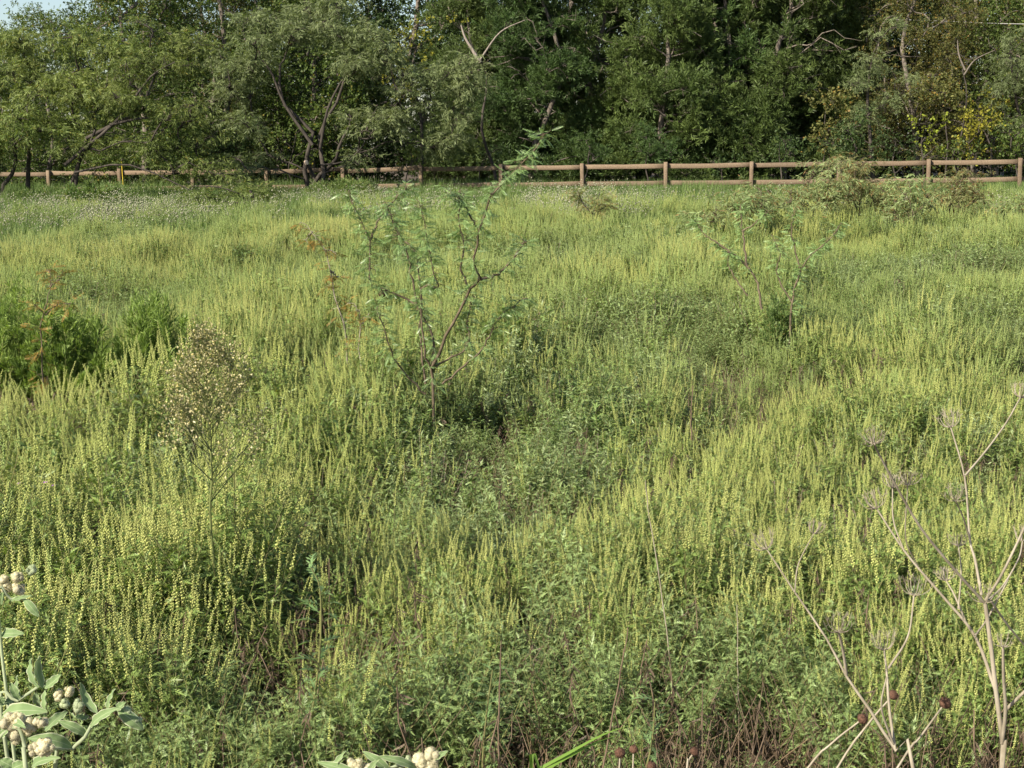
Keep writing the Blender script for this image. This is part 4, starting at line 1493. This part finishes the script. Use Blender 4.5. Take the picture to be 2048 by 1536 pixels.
def umbel_plant(name, label, Y, base, stems, seed, th):
    r = rngof(seed)
    org = arr([base[0], Y, 0])
    o = thing(name, label, "dry plant", tuple(org))
    W = Geo()
    for pts, r0_, r1_, um, dy in stems:
        pz = zc(1300, 750, 1.9545, pts)
        q = [P(x, y, Y + dy * k) - org for k, (x, y) in enumerate(pz)]
        if pz[0][1] > 1530:
            q = [arr([q[0][0] * .6, q[0][1], -.02])] + q
        p = smooth_path(q, 16)
        V, F = tube(p, np.linspace(r0_, r1_, len(p)) * .58, 8)
        W.add(V, F)
        if um:
            g_ = Geo()
            umbel(r, p[-1], (p[-1] - p[-3]) + arr([0, 0, .02]), um, g_)
            obj("umbel", g_.mesh("umbel", [MT['dry']]), o)
    obj("stem", W.mesh("stem", [MT['dry']], True), o)
    return o


umbel_plant("dry_umbel_plant", "tall branching dry umbel plant with many empty seed bowls at the right edge", 2.45, (GX(2003, 2.45), 0), [
    ([(1376, 1540), (1378, 1440), (1352, 1230), (1335, 1080), (1310, 890)], .0085, .006, .045, 0),
    ([(1306, 890), (1190, 760), (1060, 600), (960, 430), (890, 300), (876, 268)], .0046, .0022, .036, -.03),
    ([(1296, 860), (1270, 720), (1250, 640), (1230, 400), (1176, 205)], .0044, .0022, .042, .03),
    ([(1230, 395), (1310, 300), (1390, 190), (1448, 88)], .003, .002, .036, .03),
    ([(1312, 880), (1375, 780), (1462, 600), (1530, 440)], .0045, .0028, .045, -.02),
    ([(1312, 885), (1375, 830), (1440, 720), (1456, 650)], .0032, .002, .036, .04),
    ([(1350, 1230), (1270, 1020), (1140, 860), (1000, 695), (886, 522)], .0056, .0024, .044, .02),
    ([(994, 690), (952, 570), (948, 440)], .0024, .0018, .034, .02),
    ([(1050, 750), (1000, 640), (1008, 430)], .002, .0015, .032, -.03),
    ([(1232, 960), (1190, 860), (1158, 805)], .0034, .002, .032, .02),
    ([(1205, 915), (1216, 770), (1206, 668)], .0024, .0016, .03, .03),
    ([(1250, 640), (1225, 560), (1194, 492)], .0026, .0018, .038, -.03),
    ([(1270, 1020), (1320, 950), (1400, 800)], .0032, .002, None, .03),
    ([(1376, 1440), (1390, 1310), (1382, 1180), (1380, 1062)], .0062, .0036, .03, -.02),
    ([(1390, 1310), (1462, 1240), (1560, 1150)], .0055, .004, .045, -.02),
    ([(1330, 880), (1400, 980), (1475, 1070)], .0034, .0028, None, .04)], 551, .02)
umbel_plant("dry_umbel_plant", "shorter dry umbel plant leaning left with five seed bowls low on the right", 2.3, (GX(1825, 2.3), 0), [
    ([(1030, 1545), (960, 1470), (860, 1310), (768, 1178), (690, 1030), (560, 840), (456, 680)], .0062, .002, .044, .015),
    ([(768, 1172), (755, 1080), (736, 1005)], .0045, .003, .045, -.02),
    ([(566, 850), (580, 740), (640, 620)], .002, .0014, .03, .03),
    ([(958, 1462), (935, 1300), (925, 1160), (915, 1076)], .0045, .0026, .045, .02),
    ([(932, 1146), (1008, 1022), (1032, 862)], .0032, .0022, .045, .03),
    ([(950, 1440), (905, 1300), (925, 1180)], .0036, .002, None, -.02)], 552, .02)

# ------------------------------------------------------------------ dried flower heads
def dried_flower(label, path, Y, rad, seed, bent=0.0):
    r = rngof(seed)
    pts = [P(x, y, Y + bent * k) for k, (x, y) in enumerate(path)]
    base = pts[0].copy()
    if base[2] > .02:
        dr = pts[0] - pts[1]
        dr[2] = min(dr[2], -.6 * abs(dr[0]))
        k_ = base[2] / -dr[2]
        base = arr([base[0] + dr[0] * k_ * .8, base[1] + .02, 0])
        pts = [base] + pts
    org = arr([base[0], base[1], 0])
    o = thing("dried_flower", label, "dried flower", tuple(org), 0, "dried brown flower heads")
    p = smooth_path([q - org for q in pts], 14)
    V, F = tube(p, np.linspace(.0024, .0017, len(p)), 5)
    obj("stem", Geo().add(V, F).mesh("stem", [MT['dry']], True), o)
    G = Geo()
    d = nrm(p[-1] - p[-2])
    c = p[-1] + d * rad * .6
    V, F = stamp(SPH, frames(d[None]), c[None], arr([[rad, rad * .92, rad]]))
    G.add(V, F)
    m = 150
    u = rand_dir(r, m)
    u = u[(u @ d) > -.5]
    SPK = (arr([[-.3, 0, 0], [.3, 0, 0], [0, 1, 0], [0, 0, .3]]), [np.array([[0, 1, 2], [1, 3, 2], [3, 0, 2]])])
    V, F = stamp(SPK, frames(u), c + u * rad * .9, np.full(len(u), rad * .32))
    G.add(V, F)
    obj("flower_head", G.mesh("flower_head", [MT['cone_head']]), o)


dried_flower("brown dried flower head at the bottom, left of a close pair", [(1236, 1600), (1240, 1512)], 2.75, .0105, 561)
dried_flower("smaller brown dried flower head at the bottom, right of a close pair", [(1264, 1600), (1267, 1504)], 2.8, .0085, 562)
dried_flower("brown dried flower head on a curved stem above the fallen pale stick", [(1372, 1560), (1376, 1525), (1386, 1508)], 2.7, .0085, 563)
dried_flower("lowest dried flower head showing only its top at the bottom edge", [(1302, 1620), (1303, 1538)], 2.6, .0085, 564)
dried_flower("reddish dried flower head resting near the stem of the shorter umbel plant", [(1660, 1560), (1735, 1450), (1782, 1395)], 2.65, .0095, 565)
dried_flower("dried flower head on a long pale slanting stem left of the shorter umbel plant", [(1590, 1570), (1660, 1490), (1720, 1442)], 2.6, .0095, 566)
dried_flower("brown dried flower head on a straight slanting stem between the two umbel plants", [(1780, 1560), (1840, 1475), (1886, 1412)], 2.5, .0105, 567)

# ------------------------------------------------------------------ dry stalks and sticks
def stalk(name, label, path, Y, rad, mat, cat="stalk", dy=0.0, group=None):
    pts = [P(x, y, Y + dy * k) for k, (x, y) in enumerate(path)]
    org = arr([pts[0][0], pts[0][1], 0])
    p = smooth_path([q - org for q in pts], 16)
    p = p + rngof(len(label)).normal(size=p.shape) * rad * .35
    V, F = tube(p, np.linspace(rad, rad * .5, len(p)), 6)
    tag(obj(name, Geo().add(V, F).mesh(name, [mat], True), None, tuple(org)), label, cat, group)


DS = "bare dry stalks among the ragweed"
stalk("dry_stalk", "long thin pale stalk rising from the thicket left of the umbel plants", [(1346, 1420), (1342, 1340), (1320, 1165), (1300, 1040), (1290, 960)], 3.95, .0022, MT['dry'], group=DS)
stalk("dry_stalk", "straight dark stalk standing in front of the thicket at the bottom middle", [(997, 1560), (998, 1420), (1002, 1280)], 3.3, .0026, MT['dry_dark'], group=DS)
stalk("dry_stalk", "brown stalk leaning right beside the long grass blade", [(1205, 1545), (1225, 1430), (1243, 1340), (1256, 1255)], 3.4, .0026, MT['dry_dark'], group=DS)
stalk("dry_stalk", "short thin stalk with a straw colour right of the long pale stalk", [(1478, 1500), (1476, 1350), (1474, 1210)], 3.8, .0018, MT['dry'], group=DS)
stalk("dry_stalk", "slanting brown stalk to the right of the tall leafy blue green weed", [(760, 1400), (778, 1370), (806, 1325)], 3.7, .0032, MT['dry_dark'], group=DS)
stalk("fallen_stick", "pale fallen stick lying across the bottom right of the dried flowers", [(1385, 1518), (1480, 1515), (1540, 1530)], 3.92, .0042, MT['dry'], "stick")
stalk("fallen_stick", "slanting straw coloured stick under the long grass blade", [(1215, 1480), (1280, 1508), (1340, 1532)], 3.92, .0042, MT['dry'], "stick")
stalk("dry_stalk", "pair of reddish bare twigs in the middle distance on the right", [(1890, 760), (1880, 720), (1868, 690)], 7.6, .004, MT['rust_leaf'], group=DS)
stalk("dry_stalk", "single thin stem with an orange tip among the spikes right of the middle", [(1384, 880), (1382, 830), (1386, 770)], 5.6, .003, MT['dry_dark'], group=DS)

# ------------------------------------------------------------------ long grass blade
r = rngof(580)
gb = thing("grass_blade", "long bright green grass blade bending to the right at the bottom edge", "grass", (GX(1060, 2.2), 2.2, 0))
go_ = arr([GX(1060, 2.2), 2.2, 0])
for k, pts in enumerate(([(1070, 1545), (1140, 1505), (1205, 1470), (1262, 1450)], [(1085, 1545), (1140, 1512), (1190, 1487), (1240, 1468)])):
    q = [arr([0, 0, 0]), P(1062, 1570, 2.2) - go_] + [P(x, y, 2.2 + .02 * i) - go_ for i, (x, y) in enumerate(pts)]
    p = smooth_path(q, 24)
    w = .0027 * np.sin(np.linspace(.35, math.pi, len(p)))
    up = arr([.15, -.5, .85])
    d = nrm(np.gradient(p, axis=0)); s = nrm(np.cross(d, up)); nn = np.cross(s, d)
    V = np.concatenate([p + s * w[:, None] + nn * w[:, None] * .35, p, p - s * w[:, None] + nn * w[:, None] * .35])
    n = len(p)
    F = np.array([[i, i + 1, n + i + 1, n + i] for i in range(n - 1)] + [[n + i, n + i + 1, 2 * n + i + 1, 2 * n + i] for i in range(n - 1)])
    obj("blade", Geo().add(V, F).mesh("blade", [MT['grass_bright']], True), gb)

# ------------------------------------------------------------------ leafy bright weed in the thicket front
def leafy_weed(label, path, Y, seed, l, n, leaf, group=None):
    r = rngof(seed)
    pts = [P(x, y, Y) for x, y in path]
    org = arr([pts[0][0], pts[0][1], 0])
    o = thing("leafy_weed", label, "weed", tuple(org), 0, group)
    p = smooth_path([arr([0, 0, -.02])] + [q - org for q in pts], 20)
    W, G = Geo(), Geo()
    V, F = tube(p, np.linspace(.0038, .0016, len(p)), 5)
    W.add(V, F)
    ts = np.repeat(np.linspace(.30, 1, n), 2)
    pos, d = along(p, ts)
    az = np.arange(2 * n) * 1.45 + (np.arange(2 * n) % 2) * 1.7 + r.normal(size=2 * n) * .25
    dd = np.stack([np.cos(az), np.sin(az), r.uniform(.2, 1.0, 2 * n)], -1)
    for j, T in enumerate((lobed_leaf(.3), lobed_leaf(.5, 1.3))):
        sel = (np.arange(2 * n) % 2) == j
        V, F = stamp(T, frames(dd[sel], roll=r.normal(size=sel.sum()) * .3), pos[sel], l * r.uniform(.7, 1.2, sel.sum()))
        G.add(V, F)
    obj("stem", W.mesh("stem", [MT['rw_stem']], True), o)
    obj("foliage", G.mesh("foliage", [leaf]), o)


LW = leaf_mat("leafy_weed_leaf", (0.14, 0.235, 0.085), (0.20, 0.30, 0.12), 0.3, rough=.4, spec=.45)
leafy_weed("tall leafy blue green weed with lobed leaves in the left of the thicket front", [(600, 1560), (622, 1440), (640, 1300), (640, 1180), (622, 1135)], 3.55, 591, .068, 20, LW)
leafy_weed("short leafy blue green weed just left of the dark stalk at the bottom middle", [(965, 1540), (972, 1440), (985, 1340)], 3.45, 592, .05, 15, LW)
leafy_weed("small leafy weed with forked leaves near the bottom right of the middle", [(1290, 1560), (1305, 1480), (1310, 1400)], 3.4, 593, .05, 14, LW)

# ------------------------------------------------------------------ woolly crotons
def felt_leaf(base, tip, w, up, curl=.25, droop=.12):
    base, tip = arr(base), arr(tip)
    d = tip - base
    L_ = np.linalg.norm(d)
    d = d / L_
    up = arr(up)
    x = nrm(np.cross(d, up)); z = np.cross(x, d)
    nu, nv = 13, 7
    V, UV = [], []
    for i in range(nu):
        t = i / (nu - 1)
        ww = w * (math.sin(math.pi * min(1, t * .93 + .05)) ** .75) * (1 - .25 * t)
        c = base + d * L_ * t + z * (math.sin(math.pi * t) * droop * L_)
        for j in range(nv):
            s = -1 + 2 * j / (nv - 1)
            V.append(c + x * ww * s + z * (abs(s) ** 1.6) * ww * curl + z * .0016 * math.sin(t * 19 + s * 4) * abs(s))
            UV.append((t, (s + 1) / 2))
    F = [[i * nv + j, i * nv + j + 1, (i + 1) * nv + j + 1, (i + 1) * nv + j] for i in range(nu - 1) for j in range(nv - 1)]
    return np.array(V), np.array(F), np.array(UV)


def felt_mesh(name, V, F, UV):
    me = Geo().add(V, F).mesh(name, [MT['felt']], True)
    uv = me.uv_layers.new(name="UVMap")
    li = np.zeros(len(me.loops), np.int32)
    me.loops.foreach_get("vertex_index", li)
    uv.data.foreach_set("uv", UV[li].astype(np.float32).ravel())
    return me


def wool_ball(r, c, R, n_l=15):
    """cluster of woolly fruits: lumps covered in short hairs"""
    G = Geo()
    HR = (arr([[-.08, 0, 0], [.08, 0, 0], [0, 1, .1]]), [np.array([[0, 1, 2]])])
    for i in range(n_l):
        u = rand_dir(r, 1)[0]
        q = R * r.uniform(.24, .50)
        cc = c + u * (R - q) * r.uniform(.5, 1.05)
        jit = 1 + .10 * r.normal(size=(len(GV), 1))
        G.add(GV * q * jit + cc, GF, 0)
        m = 260
        v = rand_dir(r, m)
        V, F = stamp(HR, frames(v + r.normal(size=(m, 3)) * .5, roll=r.uniform(-3, 3, m)), cc + v * q * .97, np.full(m, R * .17) * r.uniform(.6, 1.3, m))
        G.add(V, F, 0)
    return G


def croton(label, Y, base_px, stems, leaves, balls, seed, map_):
    r = rngof(seed)
    org = arr([GX(base_px, Y), Y, 0])
    o = thing("woolly_croton", label, "croton plant", tuple(org), 0, "woolly grey croton plants")
    for pts, rad in stems:
        q = [P(x, y, Y) - org + arr([0, r.normal() * .006, 0]) for x, y in map_(pts)]
        if map_(pts)[0][1] > 1525 or map_(pts)[0][0] < 3:
            q = [arr([0, .02, -.02]), arr([q[0][0] * .6, .015, q[0][2] * .6])] + q
        p = smooth_path(q, 18)
        V, F = tube(p, np.linspace(rad * .78, rad * .5, len(p)), 7)
        obj("stem", Geo().add(V, F).mesh("stem", [MT['wool_green']], True), o)
    for a, b, w, dy, up, curl, dr in leaves:
        (ax, ay), (bx, by) = map_([a, b])
        V, F, UV = felt_leaf(P(ax, ay, Y - .002) - org, P(bx, by, Y + dy) - org, w * .62, up, curl, dr)
        obj("leaf", felt_mesh("leaf", V, F, UV), o)
    for c, R, mat in balls:
        (cx, cy), = map_([c])
        G = wool_ball(r, P(cx, cy, Y + .004) - org, R * .86)
        obj("woolly_fruit", G.mesh("woolly_fruit", [MT[mat]]), o)
    return o


Z5 = lambda p: zc(0, 1120, 3.693, p)
UF = (0, -.75, .65)      # leaf faces lean to the camera and up
UL = (-.6, -.7, .3)
UR = (.6, -.6, .4)
croton("woolly croton in the bottom left corner with upright folded leaves and tan fruits", 2.0, 30,
       [([(0, 1120), (130, 1040), (290, 935)], .0042)],
       [((285, 940), (232, 725), .012, .01, UL, .55, .12), ((318, 945), (290, 705), .012, -.02, UR, .5, -.18), ((330, 945), (452, 845), .012, .0, UF, .5, -.06),
        ((140, 1030), (78, 905), .011, .0, UF, .4, .1), ((148, 1020), (128, 850), .007, .0, UL, .5, .05), ((20, 1150), (350, 1120), .020, -.03, UF, .3, .16), ((335, 960), (350, 1160), .010, -.01, UL, .5, .06),
        ((265, 980), (300, 1090), .011, .02, UF, .4, .05), ((0, 1010), (20, 1060), .012, .0, UF, .3, .05), ((0, 1075), (110, 1040), .010, .02, UF, .3, .1)],
       [((430, 1000), .0105, 'wool'), ((510, 975), .0105, 'wool'), ((480, 1055), .011, 'wool_green')], 601, Z5)
croton("woolly croton whose stem slants to the right with curved pointed leaves and pale crinkled tips", 1.95, 110,
       [([(400, 1560), (540, 1390), (640, 1290), (700, 1190), (870, 1100)], .0045)],
       [((715, 1130), (592, 905), .012, .01, UR, .5, -.22), ((800, 1130), (850, 950), .008, .0, UL, .5, .1), ((670, 1230), (880, 1090), .013, -.02, UF, .35, .12),
        ((860, 1110), (930, 1050), .010, .0, UF, .5, .1), ((530, 1380), (205, 1320), .017, -.02, UF, .35, .22), ((640, 1290), (425, 1190), .012, -.01, UF, .4, .16),
        ((500, 1400), (370, 1290), .016, .02, UF, .3, .05), ((330, 1260), (500, 1120), .013, .03, UF, .4, .1), ((240, 1540), (445, 1460), .014, -.03, UF, .4, .18), ((880, 1110), (1060, 1255), .017, .0, UF, -.3, .12), ((560, 1160), (655, 1160), .010, .02, UF, .5, -.1)],
       [((580, 1080), .013, 'wool_green'), ((940, 1130), .012, 'wool_green'), ((1000, 1190), .011, 'wool_green')], 602, Z5)
croton("woolly croton at the lower left edge with a nodding stem under big tan fruits", 1.85, 70,
       [([(205, 1560), (185, 1400), (165, 1280), (130, 1235), (60, 1250), (0, 1310)], .0045)],
       [((110, 1200), (190, 1240), .010, -.02, UF, .5, .12), ((0, 1480), (110, 1540), .015, .0, UF, .3, .1), ((80, 1550), (200, 1500), .013, .0, UF, .4, .12), ((60, 1250), (0, 1320), .010, .0, UF, .4, .1), ((300, 1160), (270, 1260), .010, .03, UL, .5, .1)],
       [((70, 1195), .015, 'wool'), ((140, 1180), .015, 'wool'), ((210, 1230), .014, 'wool'), ((110, 1305), .014, 'wool'), ((300, 1200), .012, 'wool'), ((330, 1390), .017, 'wool'), ((250, 1400), .012, 'wool')], 603, Z5)
croton("highest woolly croton tip with rounded tan fruits at the left edge", 2.05, -20,
       [([(0, 340), (80, 290), (180, 290)], .0036)],
       [((180, 290), (288, 420), .011, -.01, UF, -.2, .12), ((0, 555), (178, 545), .013, -.01, UF, .2, .12), ((10, 330), (30, 210), .007, .0, UF, .4, .05), ((80, 300), (240, 265), .006, .0, UF, .4, .05)],
       [((130, 125), .012, 'wool'), ((140, 210), .0125, 'wool'), ((25, 150), .010, 'wool'), ((45, 205), .011, 'wool'), ((235, 75), .010, 'wool_green')], 604, Z5)
Z7 = lambda p: zc(600, 1400, 2.41, p)
croton("woolly croton peeping up at the bottom edge with two cream fruit clusters", 2.0, 790,
       [([(400, 420), (420, 330), (500, 300)], .0042), ([(420, 400), (560, 360), (590, 320)], .0042)],
       [((300, 370), (80, 300), .012, .0, UF, .4, .12), ((150, 345), (222, 245), .008, .0, UL, .5, .05), ((430, 340), (300, 248), .012, .0, UF, .4, .12), ((560, 330), (375, 272), .011, -.02, UF, .4, .14),
        ((640, 290), (715, 245), .008, .0, UF, .5, .05), ((330, 360), (380, 285), .010, -.03, UF, .4, .05)],
       [((270, 310), .017, 'wool'), ((315, 330), .014, 'wool'), ((580, 290), .016, 'wool'), ((640, 270), .017, 'wool'), ((620, 320), .016, 'wool'), ((520, 285), .008, 'wool_green')], 605, Z7)

# ------------------------------------------------------------------ purple flowers
PF = "small purple flowers in the left of the field"
PT = simple_leaf(.16, .1, .2)
for i, (px, py, lab) in enumerate([(40, 968, "small purple flower nearest the left edge of the field"), (90, 966, "brightest small purple flower of a close pair at the left"), (106, 972, "paler small purple flower of a close pair at the left")]):
    c = P(px, py, 5.0)
    o = thing("purple_flower", lab, "flower", (c[0], c[1], 0), 0, PF)
    V, F = tube([[0, 0, 0], [.004, 0, c[2] * .5], [0, 0, c[2]]], [.0018, .0015, .0012], 4)
    obj("stem", Geo().add(V, F).mesh("stem", [MT['hw_stem']]), o)
    a = np.arange(14) * 2 * math.pi / 14
    dd = np.stack([np.cos(a), np.sin(a) - .35, np.full(14, .35)], -1)
    V, F = stamp(PT, frames(dd), np.tile([0, 0, c[2]], (14, 1)), np.full(14, .012))
    obj("petals", Geo().add(V, F).mesh("petals", [MT['purple']]), o)
